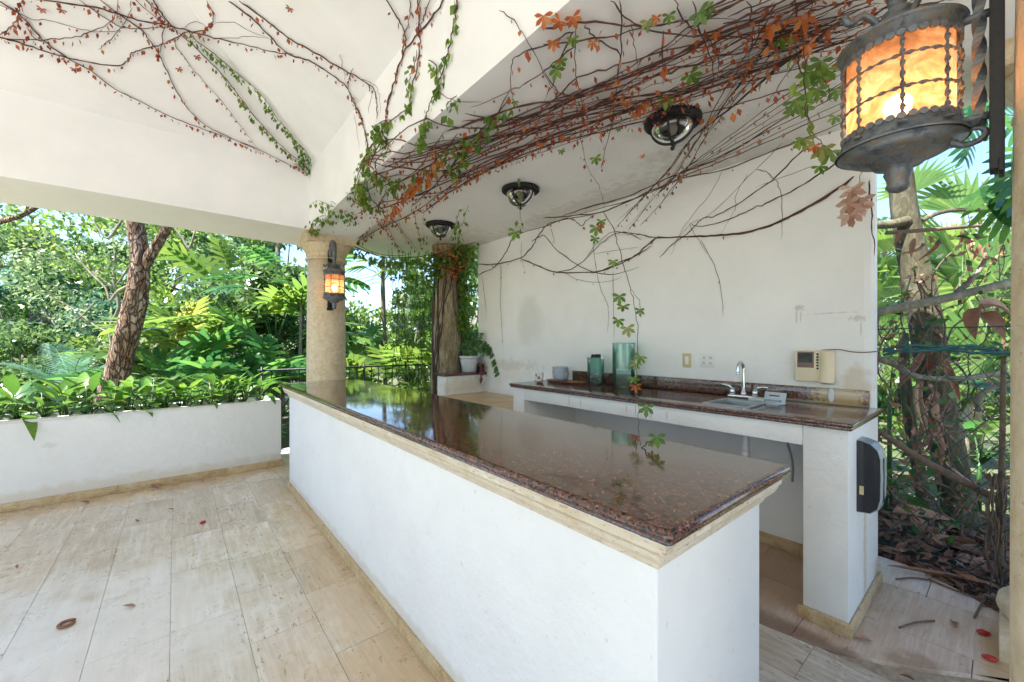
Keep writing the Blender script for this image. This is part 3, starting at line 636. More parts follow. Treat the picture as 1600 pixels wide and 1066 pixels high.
# tray, bowl, mug
mb = MB(); rings = [];
for o_, z in ((.88, 0), (1.0, .006), (1.0, .012), (.93, .014), (.90, .008)):
    rings.append([(.10*o_*math.cos(2*PI*k/32)*(1 + .05*math.sin(5*k)), .27*o_*math.sin(2*PI*k/32), z) for k in range(32)])
mb.loft(rings, smooth=True); tr_ = mb.build('tray', [M['wood_tray']]); tr_.location = (3.14, 2.93, 1.0955); tag(tr_, 'burnt orange and dark wooden oval tray on the counter', 'tray')
bo = MB().lathe([(.055, 0), (.082, .02), (.088, .06), (.086, .138), (.089, .142), (.083, .144), (.080, .13), (.078, .03), (.03, .018)], seg=36).build('bowl', M['ceramic']); bo.location = (3.17, 3.03, 1.1035); tag(bo, 'grey glazed ceramic bowl standing on the wooden tray', 'bowl')
mg = empty('mug', (2.93, 3.10, 1.106), label='small white mug printed green and orange on orange saucer', cat='mug')
mb = MB(); mb.lathe([(.034, 0), (.040, .01), (.044, .085), (.047, .09), (.042, .09), (.039, .02), (.01, .01)], seg=28); mb.build('cup', M['white_plastic'], mg)
mb = MB(); mb.tube([(-.02, -.04, .07), (-.035, -.07, .06), (-.035, -.072, .035), (-.02, -.038, .02)], .006, 8); mb.build('handle', M['white_plastic'], mg)
for a0, a1, z0, z1, m_ in ((150, 185, .045, .075, 'lip_mat'), (195, 235, .02, .05, 'lip_orange'), (140, 165, .015, .035, 'lip_orange')):
    mb = MB(); rr = []
    for z in (z0, z1): rr.append([((.0405 + .0045*z/.085)*math.cos(R(a)), (.0405 + .0045*z/.085)*math.sin(R(a)), z) for a in np.linspace(a0, a1, 6)])
    mb.loft(rr, closed=False, cap=False); mb.build('print', M[m_], mg)
sc_ = MB().lathe([(.03, 0), (.055, .006), (.064, .010), (.04, .0098)], seg=30).build('saucer', M['lip_orange']); sc_.location = (2.93, 3.10, 1.0958); tag(sc_, 'orange saucer under the small white mug', 'saucer')

# wall fittings
def wall_box(name, y, z, w, h, d, m, parent=None, x=WX, bevel=.003):
    mb = MB(); mb.box(-d, -w/2, -h/2, -.0005, w/2, h/2); o = mb.build(name, m, parent, bevel, 2)
    if parent is None: o.location = (x, y, z)
    return o
sw = empty('light_switch', (WX, 1.735, 1.353), label='yellowed ivory light switch plate on the wall', cat='switch')
wall_box('plate', 0, 0, .075, .118, .007, M['yellowed'], sw)
mb = MB(); mb.box(-.011, -.017, -.034, -.0071, .017, .034); mb.build('rocker', M['white_plastic'], sw, .002)
ou = empty('outlet_plate', (WX, 1.56, 1.358), label='white double outlet plate with four sockets', cat='outlet')
wall_box('plate', 0, 0, .118, .118, .006, M['white_plastic'], ou)
for yy in (-.026, .026):
    for zz in (-.022, .022):
        mb = MB(); mb.lathe([(.016, 0), (.016, .003), (.014, .004)], c=(-.006, yy, zz), seg=18, axis='x'); mb.v = [(-.012 - x - .0 if False else -abs(x) - .003 if abs(x) < .004 else x, y, z) for x, y, z in mb.v]
        mb = MB(); mb.box(-.0085, yy - .016, zz - .014, -.0062, yy + .016, zz + .014); s_ = mb.build('socket', M['white_plastic'], ou, .001)
        for q in (-.006, .006):
            mb = MB(); mb.box(-.0098, yy + q - .0016, zz - .002, -.0086, yy + q + .0016, zz + .008); mb.build('slot', M['black_gloss'], s_)
        mb = MB(); mb.box(-.0098, yy - .0025, zz - .010, -.0086, yy + .0025, zz - .005); mb.build('slot', M['black_gloss'], s_)
it = empty('intercom', (WX, .815, 1.345), label='yellowed beige wall intercom with dark screen and handset', cat='intercom')
mb = MB(); mb.box(-.045, -.10, -.108, -.0005, .125, .105); mb.build('body', M['beige_plastic'], it, .009, 3)
mb = MB(); mb.box(-.048, .012, -.012, -.0445, .108, .097); s_ = mb.build('screen_frame', M['screen_low'], it, .002)
mb = MB(); mb.box(-.0495, .020, .022, -.0481, .102, .088); mb.build('screen', M['screen'], it)
for k in range(6):
    mb = MB(); mb.lathe([(.0065, -.0505), (.0072, -.048), (.0072, -.0452)], c=(0, -.008, .080 - k*.019), seg=12, axis='x'); mb.build('button', M['black_gloss'], it)
mb = MB(); rings = []
for z, d_, w_ in ((-.118, .045, .032), (-.105, .070, .040), (-.06, .066, .038), (0, .055, .035), (.06, .062, .038), (.095, .068, .040), (.108, .045, .032)):
    rings.append([(-d_, -.062 - w_, z), (-d_ - .012, -.062 - w_*.5, z), (-d_ - .012, -.062 + w_*.5, z), (-d_, -.062 + w_, z), (-.02, -.062 + w_, z), (-.02, -.062 - w_, z)])
mb.loft(rings, smooth=True); h_ = mb.build('handset', M['beige_plastic'], it); h_.data.set_sharp_from_angle(angle=R(50))
mb = MB(); mb.tube(smooth_path([(WX - .03, .79, 1.452), (WX - .02, .70, 1.458), (WX - .012, .63, 1.443), (WX - .012, .56, 1.442), (WX + .03, .50, 1.455), (WX + .12, .48, 1.49)]), .0035, 6)
o_ = mb.build('cable', M['twig']); tag(o_, 'thin brown cable running from intercom round the wall end', 'cable')
# oval fob hung below the intercom
mb = MB(); rings = []
for s, d_ in ((.85, .026), (1, .030), (1, .036), (.8, .040)): rings.append([(WX - d_, .735 + .017*s*math.cos(2*PI*k/20), 1.155 + .048*s*math.sin(2*PI*k/20)) for k in range(20)])
mb.loft(rings, smooth=True); o_ = mb.build('air_freshener', M['white_metal']); tag(o_, 'small white oval air freshener stuck on the backsplash', 'air freshener')
# soap dispenser on pillar
ds = empty('soap_dispenser', (2.80, .508, .60), label='black and grey soap dispenser on the counter pillar side', cat='dispenser')
def disp_prof(s=1.0):
    P = [(0, 0), (-.055, .006), (-.088, .035), (-.10, .09), (-.102, .20), (-.10, .30), (-.088, .345), (-.06, .372), (-.02, .384), (0, .385)]
    return [(y*s, z) for y, z in P]
mb = MB(); mb.loft([[(x, y, z) for y, z in [(p[0], .385*(.5 + (p[1]/.385 - .5)*sc)) for p in disp_prof(sc)]] for x, sc in ((0, .97), (.004, 1), (.125, 1), (.13, .97))]); b_ = mb.build('shell', M['grey_plastic'], ds)
mb = MB(); mb.loft([[(x, y, z) for y, z in [(p[0]*sc, .385*(.5 + (p[1]/.385 - .5)*sc)) for p in disp_prof(.95)]] for x, sc in ((-.004, .97), (-.0005, .985))]); mb.build('side_panel', M['black_gloss'], ds)
mb = MB(); mb.box(.035, -.104, .07, .05, -.1, .30); mb.build('window_slot', M['black_gloss'], ds)
mb = MB(); mb.box(-.006, -.03, .10, -.004, -.012, .145); mb.build('worn_label', M['yellowed'], ds)

# ------------------------------------------------------------------ ledge, low wall, pots
lg = empty('raised_ledge', (3.0, 3.9, 0), label='raised travertine topped ledge between counter and low wall', cat='ledge')
mb = MB(); mb.box(2.63, 3.175, .012, WX, 4.66, .795); sh(mb, 'riser', M['paint_dirty'], lg, (3.0, 3.9, 0))
for a, b_ in ((3.176, 3.65), (3.653, 4.15), (4.153, 4.658)):
    mb = MB(); mb.box(2.61, a, .796, WX - .002, b_, .82); sh(mb, 'tile', M['ledge'], lg, (3.0, 3.9, 0), bevel=.002, seg=1)
lw = empty('low_wall', (3.04, 4.77, 0), label='low white wall with dark granite cap beside the vine covered trunk', cat='wall')
mb = MB(); mb.box(2.72, 4.662, -.1, WX - .001, 4.88, 1.062); sh(mb, 'body', M['paint_dirty'], lw, (3.04, 4.77, 0), bevel=.005)
mb = MB(); mb.box(2.685, 4.635, 1.063, WX - .002, 4.91, 1.098); sh(mb, 'cap', M['granite_worn'], lw, (3.04, 4.77, 0), bevel=.008, seg=3)
pt = empty('plant_pot', (3.16, 4.765, 1.0985), label='white plastic flower pot with arching glossy plant', cat='potted plant')
mb = MB(); mb.lathe([(.085, 0), (.10, .01), (.125, .17), (.128, .195), (.140, .197), (.142, .222), (.132, .224), (.122, .19), (.02, .185)], seg=36); mb.build('pot', M['pot_white'], pt)
mb = MB(); mb.lathe([(.12, .19), (.02, .195)], seg=20); mb.build('soil', M['soil'], pt)
zl = MB()
def zz_leaf(mb, L=.06, W=.027, mi=0):
    vs = []; fs = []; prof = [0, .75, 1, .8, 0]
    for i, w in enumerate(prof):
        t = i/4; z = -.15*L*t*t; vs += [(-W/2*w, L*t, z + .15*W*w), (0, L*t, z), (W/2*w, L*t, z + .15*W*w)]
    for i in range(4): a = i*3; fs += [(a, a+1, a+4, a+3), (a+1, a+2, a+5, a+4)]
    mb.add(vs, fs, mi, True)
zz_leaf(zl); zz_me = zl.mesh('leaf'); zz_me.materials.append(M['leaf_dark']) 
def frond_zz(parent, pts, n=9, s=1.0):
    P = smooth_path(pts, 5); mb = MB(); mb.tube(P, [.006*(1 - .6*i/len(P)) for i in range(len(P))], 6); st = mb.build('stalk', M['leaf_dark'], parent)
    for k in range(n):
        for sd_ in (-1, 1):
            t = .25 + .73*k/(n-1); i = int(t*(len(P)-1)); i = min(i, len(P)-2); d = (P[i+1] - P[i]).normalized(); side = d.cross(Vector((-.6, -.7, .3))).normalized()*sd_
            dirv = (side*.9 + d*.45 + Vector((0, 0, -.1))).normalized(); tc = (Vector((-.55, -.75, .35)) + Vector((random.uniform(-.5, .5), random.uniform(-.5, .5), random.uniform(-.5, .5)))); zx = (tc - dirv*tc.dot(dirv)).normalized()
            e = Matrix((dirv.cross(zx), dirv, zx)).transposed().to_euler(); obj('leaf', zz_me, st, P[i], e, (s*1.5, s*1.5*random.uniform(.8, 1.1), s))
frond_zz(pt, [(.02, -.02, .2), (.06, -.06, .40), (.10, -.10, .55)], 8, .9)
frond_zz(pt, [(.03, 0, .2), (.14, -.12, .33), (.20, -.26, .28), (.22, -.36, .12), (.22, -.42, .0)], 10, 1.1)
frond_zz(pt, [(.0, .02, .2), (-.02, -.08, .34), (.06, -.16, .36), (.12, -.22, .30)], 7, 1.1)
frond_zz(pt, [(0, 0, .2), (.02, .04, .36), (.05, -.05, .42)], 6, 1.1)
frond_zz(pt, [(-.02, 0, .2), (-.06, -.03, .32), (-.10, -.02, .38)], 6, 1.0)
mb = MB(); mb.lathe([(.05, 0), (.055, .01), (.062, .10), (.066, .105), (.06, .10), (.01, .095)], seg=24); o_ = mb.build('plant_pot', M['black_gloss']); o_.location = (3.30, 4.70, 1.0985); tag(o_, 'small black pot beside the white flower pot', 'pot')
tz = empty('trailing_plant', (3.25, 4.66, 1.20), label='dark red trailing succulent hanging over the granite cap', cat='plant')
mb = MB(); P = smooth_path([(0, .03, .0), (0, -.04, -.01), (-.005, -.055, -.10), (0, -.05, -.24)], 6)
mb.tube(P, .012, 6)
for i in range(60):
    p = random.choice(P) ; mb.lathe([(.002, -.012), (.011, 0), (.002, .014)], c=(p.x + random.uniform(-.022, .022), p.y + random.uniform(-.022, .012), p.z + random.uniform(-.015, .015)), seg=6)
o_ = mb.build('foliage', simple('dark_red_succulent', (.16,.035,.03), .5), tz); o_['kind'] = 'stuff'

# ------------------------------------------------------------------ lanterns
def lantern(loc, rz, label, bulb_w=.68):
    t = empty('wall_lantern', loc, rz, label, 'lantern', 'iron wall lanterns with amber glass')
    # origin on the column face at height of the glass foot; local +y points away from the column
    C = (0, .184); Rg = .113; I = M['iron']
    mb = MB(); mb.box(-.028, .0, -.155, .028, .024, .62); mb.box(-.036, .0, -.165, .036, .010, -.13); mb.box(-.036, 0, .58, .036, .010, .63); mb.build('backplate', M['black_iron'], t, .003, 2)
    for z in (.0, .275):
        mb = MB(); mb.tube([(0, .012, z - .0), (0, .09, z + .004)], .011, 8); mb.build('arm', I, t)
    mb = MB(); rings = []
    for k in range(25):
        a = k*.33; z = -.02 + k*.0145; w = .0098
        rings.append([(w*math.cos(a + q)*1.3, .040 + w*math.sin(a + q)*1.3, z) for q in (0, PI/2, PI, 3*PI/2)])
    mb.loft(rings); mb.build('twisted_bar', I, t)
    for z, s in ((.36, 1), (-.04, -1)):
        mb = MB(); mb.tube([(0, .052 + .035*math.cos(a)*(1 - a/9), z + s*.03*math.sin(a)*(1 - a/9)) for a in [k*.5 for k in range(11)]], [.010 - .0005*k for k in range(11)], 8); mb.build('scroll', I, t)
    mb = MB(); mb.lathe([(Rg - .006, .012), (Rg - .006, .278)], c=(0, C[1], 0), seg=48, cap=False); gl = mb.build('glass', M['amber'], t)
    mb = MB(); mb.lathe([(.004, .05), (.018, .062), (.024, .085), (.02, .11), (.004, .128)], c=(0, C[1], 0), seg=16); mb.build('bulb', M['bulb'], t)
    mb = MB(); mb.lathe([(Rg + .020, -.028), (Rg + .022, -.022), (Rg + .010, -.016), (Rg + .004, -.010), (Rg + .004, .020), (Rg + .001, .020), (Rg + .001, -.005), (.02, -.01)], c=(0, C[1], 0), seg=48, cap=False)
    for k in range(36):
        a = 2*PI*k/36; x, y = (Rg + .003)*math.cos(a), (Rg + .003)*math.sin(a)
        mb.lathe([(.0095, -.003), (.0098, .0), (.0095, .003)], c=(0, 0, 0), seg=8, smooth=False, axis='x'); v = mb.v[-24:]; ca, sa = math.cos(a), math.sin(a)
        mb.v[-24:] = [(vx*ca - vy*sa + x, vx*sa + vy*ca + y + C[1], vz + .022) for vx, vy, vz in v]
    tr = mb.build('lower_band', I, t)
    mb = MB(); mb.lathe([(Rg + .016, -.029), (Rg - .02, -.052), (.06, -.062), (.05, -.078), (.025, -.084), (.03, -.10), (.022, -.125), (.026, -.14), (.018, -.152), (.004, -.158)], c=(0, C[1], 0), seg=40); mb.build('tray', I, t)
    mb = MB(); mb.lathe([(Rg + .001, .252), (Rg + .006, .252), (Rg + .006, .285), (Rg + .014, .289), (Rg + .017, .296), (Rg + .010, .302)], c=(0, C[1], 0), seg=48, cap=False)
    for k in range(36):
        a = 2*PI*k/36; x, y = (Rg + .004)*math.cos(a), (Rg + .004)*math.sin(a)
        mb.lathe([(.0095, -.003), (.0098, .0), (.0095, .003)], seg=8, smooth=False, axis='x'); v = mb.v[-24:]; ca, sa = math.cos(a), math.sin(a)
        mb.v[-24:] = [(vx*ca - vy*sa + x, vx*sa + vy*ca + y + C[1], vz + .252) for vx, vy, vz in v]
    mb.build('upper_band', I, t)
    mb = MB(); mb.lathe([(Rg + .012, .300), (Rg - .01, .312), (.07, .335), (.045, .36), (.03, .37), (.035, .385), (.02, .40), (.012, .43)], c=(0, C[1], 0), seg=36); mb.build('cap', I, t)
    # hook from the plate top down to the cap: a flattened leaf shaped arm
    mb = MB(); P = smooth_path([(0, .012, .50), (0, .05, .60), (0, .11, .655), (0, .165, .62), (0, C[1], .50), (0, C[1], .40)], 4); mb.tube(P, [.018 + .016*math.sin(PI*i/(len(P)-1)) for i in range(len(P))], 8); mb.build('hook', I, t)
    for q in range(4):
        a = q*PI/2 + PI/4; mb = MB(); mb.tube(smooth_path([(Rg*.35*math.cos(a), C[1] + Rg*.35*math.sin(a), .345), (Rg*.75*math.cos(a), C[1] + Rg*.75*math.sin(a), .385), (Rg*1.05*math.cos(a), C[1] + Rg*1.05*math.sin(a), .36), (Rg*1.2*math.cos(a), C[1] + Rg*1.2*math.sin(a), .385)], 4), .009, 6); mb.build('curl', I, t)
    def twist(pts, w, name):
        mb = MB(); pts = [Vector(p) for p in pts]; rings = []
        n_ = len(pts)
        for i, p in enumerate(pts):
            d = (pts[min(i+1, n_-1)] - pts[max(i-1, 0)]).normalized(); out = Vector((p.x, p.y - C[1], 0)).normalized(); s = d.cross(out); a = i*PI/4.2
            rings.append([p + (out*math.cos(a + q) * (1.0 if q % PI < .1 else .45) + s*math.sin(a + q)*(1.0 if q % PI < .1 else .45))*w for q in (0, PI/2, PI, 3*PI/2)])
        mb.loft(rings); return mb.build(name, I, t)
    for k in range(8):
        a = 2*PI*k/8 + .2; twist([(Rg*1.02*math.cos(a), C[1] + Rg*1.02*math.sin(a), z) for z in np.linspace(.0, .285, 40)], .0062, 'cage_bar')
        mb = MB(); mb.lathe([(.001, -.007), (.011, -.005), (.013, 0), (.001, .004)], seg=8); mb.v = [((Rg + .008)*math.cos(a) + x*.8, C[1] + (Rg + .008)*math.sin(a) + y*.8, z*1.0 + .003) for x, y, z in mb.v]; mb.build('rosette', I, t)
    for z in (.10, .19): twist([(Rg*1.03*math.cos(a), C[1] + Rg*1.03*math.sin(a), z) for a in np.linspace(0, 2*PI, 121)], .0058, 'cage_ring')
    L = bpy.data.lights.new('lantern_light', 'POINT'); L.energy = bulb_w; L.color = (1, .76, .52); L.shadow_soft_size = .028; lo = bpy.data.objects.new('lantern_light', L); col.objects.link(lo); lo.parent = t; lo.location = (0, C[1], .105)
    return t
nl = lantern((CX, .002, 2.045), 0, 'large weathered iron lantern with glowing amber glass, hanging close on the right'); nl.scale = (1, 1, .89)
lantern((CX - .02, 5.575 - .222, 2.07), PI, 'small glowing lantern mounted on the far travertine column')

# ------------------------------------------------------------------ ceiling lamps
def ceiling_lamp(loc, label):
    t = empty('ceiling_lamp', loc, label=label, cat='ceiling lamp', group='black framed ceiling lamps above the bar'); K = M['black_iron']
    mb = MB(); mb.lathe([(.13, 0), (.16, -.004), (.165, -.02), (.155, -.035), (.135, -.042), (.128, -.03)], seg=48)
    for k in range(48):
        a = 2*PI*k/48; mb.tube([(.142*math.cos(a), .142*math.sin(a), -.041), (.166*math.cos(a), .166*math.sin(a), -.024), (.165*math.cos(a), .165*math.sin(a), -.003)], .006, 5)
    mb.build('fluted_ring', K, t)
    mb = MB(); mb.lathe([(.128*math.cos(a), -.035 - .115*math.sin(a)) for a in np.linspace(0, PI/2 - .05, 12)], seg=40, cap=False); mb.build('glass_dome', M['dome_glass'], t)
    for k in range(4):
        ph = PI/2*k + .3; mb = MB(); mb.tube([(.131*math.cos(a)*math.cos(ph), .131*math.cos(a)*math.sin(ph), -.035 - .118*math.sin(a)) for a in np.linspace(0, PI/2, 12)], .007, 6); mb.build('rib', K, t)
    mb = MB(); mb.lathe([(.004, -.150), (.016, -.156), (.006, -.166), (.014, -.178), (.010, -.190), (.001, -.196)], seg=14); mb.build('finial', K, t)
    mb = MB(); mb.lathe([(.02, -.03), (.03, -.06), (.02, -.09), (.002, -.1)], seg=14); mb.build('bulb', M['white_plastic'], t)
    return t
ceiling_lamp((2.40, 1.33, ZC), 'black domed ceiling lamp nearest the big lantern, largest of the three')
ceiling_lamp((2.41, 2.80, ZC), 'black domed ceiling lamp in the middle of the row')
ceiling_lamp((2.40, 4.23, ZC), 'black domed ceiling lamp farthest away, above the trunk')

# ------------------------------------------------------------------ planter
PX0, PX1, PY0, PY1, PZ = -6.0, 1.0, 5.66, 6.25, .805
pl = empty('planter', (-2.5, 5.95, 0), label='long white masonry planter box with travertine baseboard', cat='planter'); po = (-2.5, 5.95, 0)
mb = MB(); mb.box(PX0, PY0, 0, PX1, PY0 + .10, PZ); sh(mb, 'front_wall', M['paint'], pl, po, bevel=.006)
mb = MB(); mb.box(PX0, PY1 - .10, -.3, PX1, PY1, PZ - .004); sh(mb, 'back_wall', M['paint'], pl, po, bevel=.006)
mb = MB(); mb.box(PX1 - .10, PY0 + .1005, 0, PX1 - .001, PY1 - .1005, PZ - .002); sh(mb, 'end_wall', M['paint'], pl, po)
x = PX1 + .012; k = 0
for L_ in (.55, .9, .9, .9, .9, .9, .9):
    mb = MB(); mb.box(x - L_ + .002, PY0 - .016, .001, x, PY0 - .001, .078); sh(mb, 'baseboard', M['trav_trim'], pl, po, bevel=.003); x -= L_
mb = MB(); xs2 = [PX0 + .01 + i*.12 for i in range(int(6.85/.12))]; ys2 = [PY0 + .101, PY0 + .2, PY0 + .3, PY0 + .4, PY1 - .101]; n = len(xs2)
mb.add([(x, y, PZ - .05 + .03*noise.noise(Vector((x*3, y*5, 1)))) for y in ys2 for x in xs2], [(j*n+i, j*n+i+1, (j+1)*n+i+1, (j+1)*n+i) for j in range(4) for i in range(n-1)], 0, True); sh(mb, 'soil', M['soil'], pl, po)
mb = MB(); mb.box(-4.4, 6.15, -.4, 2.35, 6.55, .0); tag(mb.build('kerb', M['curb']), 'pale concrete kerb under the railing', 'kerb')

# leaf shapes ------------------------------------------------------
def blade(L=.28, W=.085, droop=.25, fold=.25, seg=6, tip=1.6):
    mb = MB(); vs = []; fs = []
    for i in range(seg+1):
        t = i/seg; w = math.sin(PI*min(1, t**.8))**.75*W/2 if 0 < t < 1 else .002
        z = -droop*L*t*t; y = L*(t - .12*droop*t*t)
        vs += [(-w, y, z + fold*w), (0, y, z), (w, y, z + fold*w)]
    for i in range(seg): a = i*3; fs += [(a, a+1, a+4, a+3), (a+1, a+2, a+5, a+4)]
    mb.add(vs, fs, 0, True); return mb
def mesh_of(mb, name, m):
    me = mb.mesh(name); me.materials.append(m); return me
def lobed(L=.5, W=.42, lobes=6, droop=.25, cut=.25):
    """deeply cut leaf: midrib with paired finger lobes"""
    mb = MB(); 
    def mid(t): return Vector((0, L*t, -droop*L*t*t))
    n = 12; vs = []; fs = []
    for i in range(n+1):
        t = i/n; p = mid(t); w = W*cut/2*(math.sin(PI*(.08 + .9*t)))**.5; vs += [(-w, p.y, p.z + .04*w), (0, p.y, p.z), (w, p.y, p.z + .04*w)]
    for i in range(n): a = i*3; fs += [(a, a+1, a+4, a+3), (a+1, a+2, a+5, a+4)]
    b0 = len(vs)
    for k in range(lobes):
        t = .06 + .86*k/(lobes-1); c = mid(t); ln = W/2*(.55 + .75*math.sin(PI*(.15 + .75*t))); ang = R(8 + 50*t); wd = L/lobes*.40
        for s in (-1, 1):
            d = Vector((s*math.cos(ang), math.sin(ang), -.12)); nrm = Vector((-s*math.sin(ang), math.cos(ang), 0))
            base = len(vs); st = [(0, .8), (.45, 1.0), (.8, .75), (1.0, .12)]
            for u, w in st:
                q = c + d*ln*u + Vector((0, 0, -.18*ln*u*u)); vs += [tuple(q - nrm*wd*w), tuple(q + nrm*wd*w)]
            for i in range(3): a = base + i*2; fs.append((a, a+1, a+3, a+2))
    mb.add(vs, fs, 0, True); return mb
def plant(kind, loc, leafmesh, n, stalk, L, label, cat, group, tilt=(.3, 1.1), sc=(.8, 1.2), m_stalk=None, leanto=None, spread=0.0, flowers=False, up=0.0, full=2*PI, a0=0):
    t = empty(kind, loc, random.uniform(0, 6.28) if full > 6 else 0, label, cat, group)
    stm = MB()
    for k in range(n):
        a = a0 + full*(k + random.uniform(-.3, .3))/n; el = random.uniform(*tilt); s = random.uniform(*sc); ls = stalk*random.uniform(.6, 1.15)
        d = Vector((math.cos(a)*math.sin(el), math.sin(a)*math.sin(el), math.cos(el)))
        if leanto: d = (d + Vector(leanto)).normalized()
        b0 = Vector((random.uniform(-spread, spread), random.uniform(-spread, spread), 0)); mid = b0 + d*ls*.5 + Vector((0, 0, ls*.12)); tip = b0 + d*ls
        stm.tube([b0, mid, tip], [.006*L/.28, .005*L/.28, .004*L/.28], 5)
        h = Vector((d.x, d.y, 0)); h = h.normalized() if h.length > .05 else Vector((math.cos(a), math.sin(a), 0))
        ld_ = (h*math.sin(min(1.5, el + .35)) + Vector((0, 0, math.cos(min(1.5, el + .35)) + up))).normalized()
        q = ld_.to_track_quat('Y', 'Z'); e = (q.to_matrix() @ Matrix.Rotation(random.uniform(-.5, .5), 3, 'Y')).to_euler()
        obj('leaf', random.choice(leafmesh), t, tip, e, (s, s, s))
    stm.build('stalks', m_stalk or M['leaf_mid'], t)['kind'] = 'stuff'
    if flowers:
        for q in range(flowers):
            mb = MB(); b = Vector((random.uniform(-.05, .05), random.uniform(-.05, .05), random.uniform(.26, .36))); mb.tube([(b.x*.3, b.y*.3, 0), b], .003, 5)
            for k in range(12):
                a = k*2.4; d = Vector((math.cos(a), math.sin(a), random.uniform(.1, .9))).normalized()*.035; mb.add([b, b + d*.6 + Vector((.004, 0, 0)), b + d, b + d*.6 - Vector((.004, 0, .003))], [(0,1,2,3)])
            mb.build('flower', M['flower'], t)
    return t
M['flower'] = simple('pale_pink_flower', (.62,.50,.56), .6, 0, 10, .1)
PL = [mesh_of(blade(.28, .078, d_, .3), 'leaf', M['leaf_planter']) for d_ in (.15, .4, .7)] + [mesh_of(blade(.24, .065, .3, .4), 'leaf', M['leaf_planter'])]
rs = random.Random(11); x = .82; i = 0
pl_words = ['near the column', 'near the column', 'before the big leaves', 'near the trunk', 'near the trunk', 'left of the trunk', 'before the palm', 'far left']
ORD = 'first second third fourth fifth sixth seventh eighth ninth tenth eleventh twelfth thirteenth fourteenth fifteenth sixteenth seventeenth eighteenth nineteenth twentieth'.split() + ['twenty-' + w for w in 'first second third fourth fifth sixth seventh eighth ninth'.split()]
while x > -2.6:
    yy = rs.choice([PY0 + .22, PY0 + .34, PY0 + .30])
    wrd = pl_words[min(len(pl_words)-1, int((.82 - x)/.42))]
    plant('planter_plant', (x, yy, PZ - .05), PL, rs.randint(10, 14), .24, .28, ORD[i] + ' broad leaved green plant from the right end of the planter, ' + wrd, 'plant', 'green plants in the white planter', tilt=(.1, 1.2), sc=(.8, 1.3), spread=.03, flowers=(1 if rs.random() < .45 else 0))
    x -= rs.uniform(.125, .18); i += 1

# ------------------------------------------------------------------ railing
rl = empty('iron_railing', (2.2, 6.4, 0), label='dark iron railing behind the island with thin balusters', cat='railing')
for z, r_ in ((1.13, .014), (.30, .010)):
    mb = MB(); mb.tube([(-1.35, 0, z), (1.6, 0, z)], r_, 6); mb.build('rail', M['black_iron'], rl)
for k in range(26):
    x = -1.3 + k*.115; mb = MB(); big = (k % 6 == 0)
    mb.tube([(x, 0, .0), (x, 0, 1.13 + (.0 if not big else .05))], .007 if not big else .016, 6)
    mb.lathe([(.003, -.03), (.013, 0), (.003, .03)], c=(x, 0, .72), seg=6); mb.build('baluster', M['black_iron'], rl)

# ------------------------------------------------------------------ trees
def leaves_np(centers, radii, n, size, rng, flat=.75, asp=.5):
    """n kite-shaped leaves through the given clumps"""
    k = len(centers); idx = rng.integers(0, k, n); C = np.array(centers)[idx]; Rr = np.array(radii)[idx]
    d = rng.normal(size=(n, 3)); d /= np.linalg.norm(d, axis=1)[:, None]; rad = rng.random(n)**.45
    P = C + d*Rr*rad[:, None]*np.array([1, 1, flat]); s = size*rng.uniform(.6, 1.35, n)
    u = rng.normal(size=(n, 3)) + np.array([0, 0, -.5]); u /= np.linalg.norm(u, axis=1)[:, None]
    w = rng.normal(size=(n, 3)) + np.array([0, 0, .2]); v = np.cross(u, w); v /= np.linalg.norm(v, axis=1)[:, None]; nn = np.cross(u, v)
    a = P; b = P + u*(s*.45)[:, None] + v*(s*asp/2)[:, None] + nn*(s*.08)[:, None]; c = P + u*s[:, None]; e = P + u*(s*.45)[:, None] - v*(s*asp/2)[:, None] + nn*(s*.08)[:, None]
    V = np.stack([a, b, c, e], 1).reshape(-1, 3); F = np.arange(4*n).reshape(-1, 4); return V, F
def np_mesh(name, V, F, m):
    me = bpy.data.meshes.new(name); me.vertices.add(len(V)); me.vertices.foreach_set('co', V.astype(np.float32).ravel())
    k = F.shape[1]; me.loops.add(F.size); me.loops.foreach_set('vertex_index', F.astype(np.int32).ravel()); me.polygons.add(len(F))
    me.polygons.foreach_set('loop_start', np.arange(0, F.size, k, dtype=np.int32)); me.polygons.foreach_set('loop_total', np.full(len(F), k, dtype=np.int32)); me.update(calc_edges=True)
    me.materials.append(m); return me
def tree(name, base, H, W, n_leaf, size, m_leaf, label, cat='tree', group=None, trunk_r=.14, m_bark=None, seed=1, low=.25, clumps=34, asp=.5):
    rng = np.random.default_rng(seed); rr = random.Random(seed); t = empty(name, base, 0, label, cat, group)
    cs = []; rd = []
    for k in range(clumps):
        while True:
            p = rng.uniform(-1, 1, 3)
            if np.linalg.norm(p) < 1: break
        if rr.random() < .6: p = p/np.linalg.norm(p)*rr.uniform(.7, 1)
        z = H*(low + (1-low)*(p[2]*.5 + .5)); cs.append((p[0]*W, p[1]*W, z)); rd.append([rr.uniform(.16, .34)*W]*3)
    tr = MB(); top = Vector((rr.uniform(-.1, .1)*W, rr.uniform(-.1, .1)*W, H*.75)); P = smooth_path([(0, 0, -.3), (rr.uniform(-.05, .05)*W, 0, H*.3), top], 5)
    tr.tube(P, [trunk_r*(1 - .7*i/len(P)) for i in range(len(P))], 8); tr.build('trunk', m_bark or M['bark_grey'], t)
    br = MB()
    for c in cs[::2]:
        s = P[rr.randint(3, len(P)-1)]; e = Vector(c); br.tube([s, (s + e)/2 + Vector((0, 0, -.08*H*rr.random())), e], [trunk_r*.35, trunk_r*.2, trunk_r*.06], 5)
    br.build('branches', m_bark or M['bark_grey'], t)['kind'] = 'stuff'
    V, F = leaves_np(cs, rd, n_leaf, size, rng, asp=asp); o = obj('crown', np_mesh('crown', V, F, m_leaf), t); o['kind'] = 'stuff'; return t
GZ = -.3
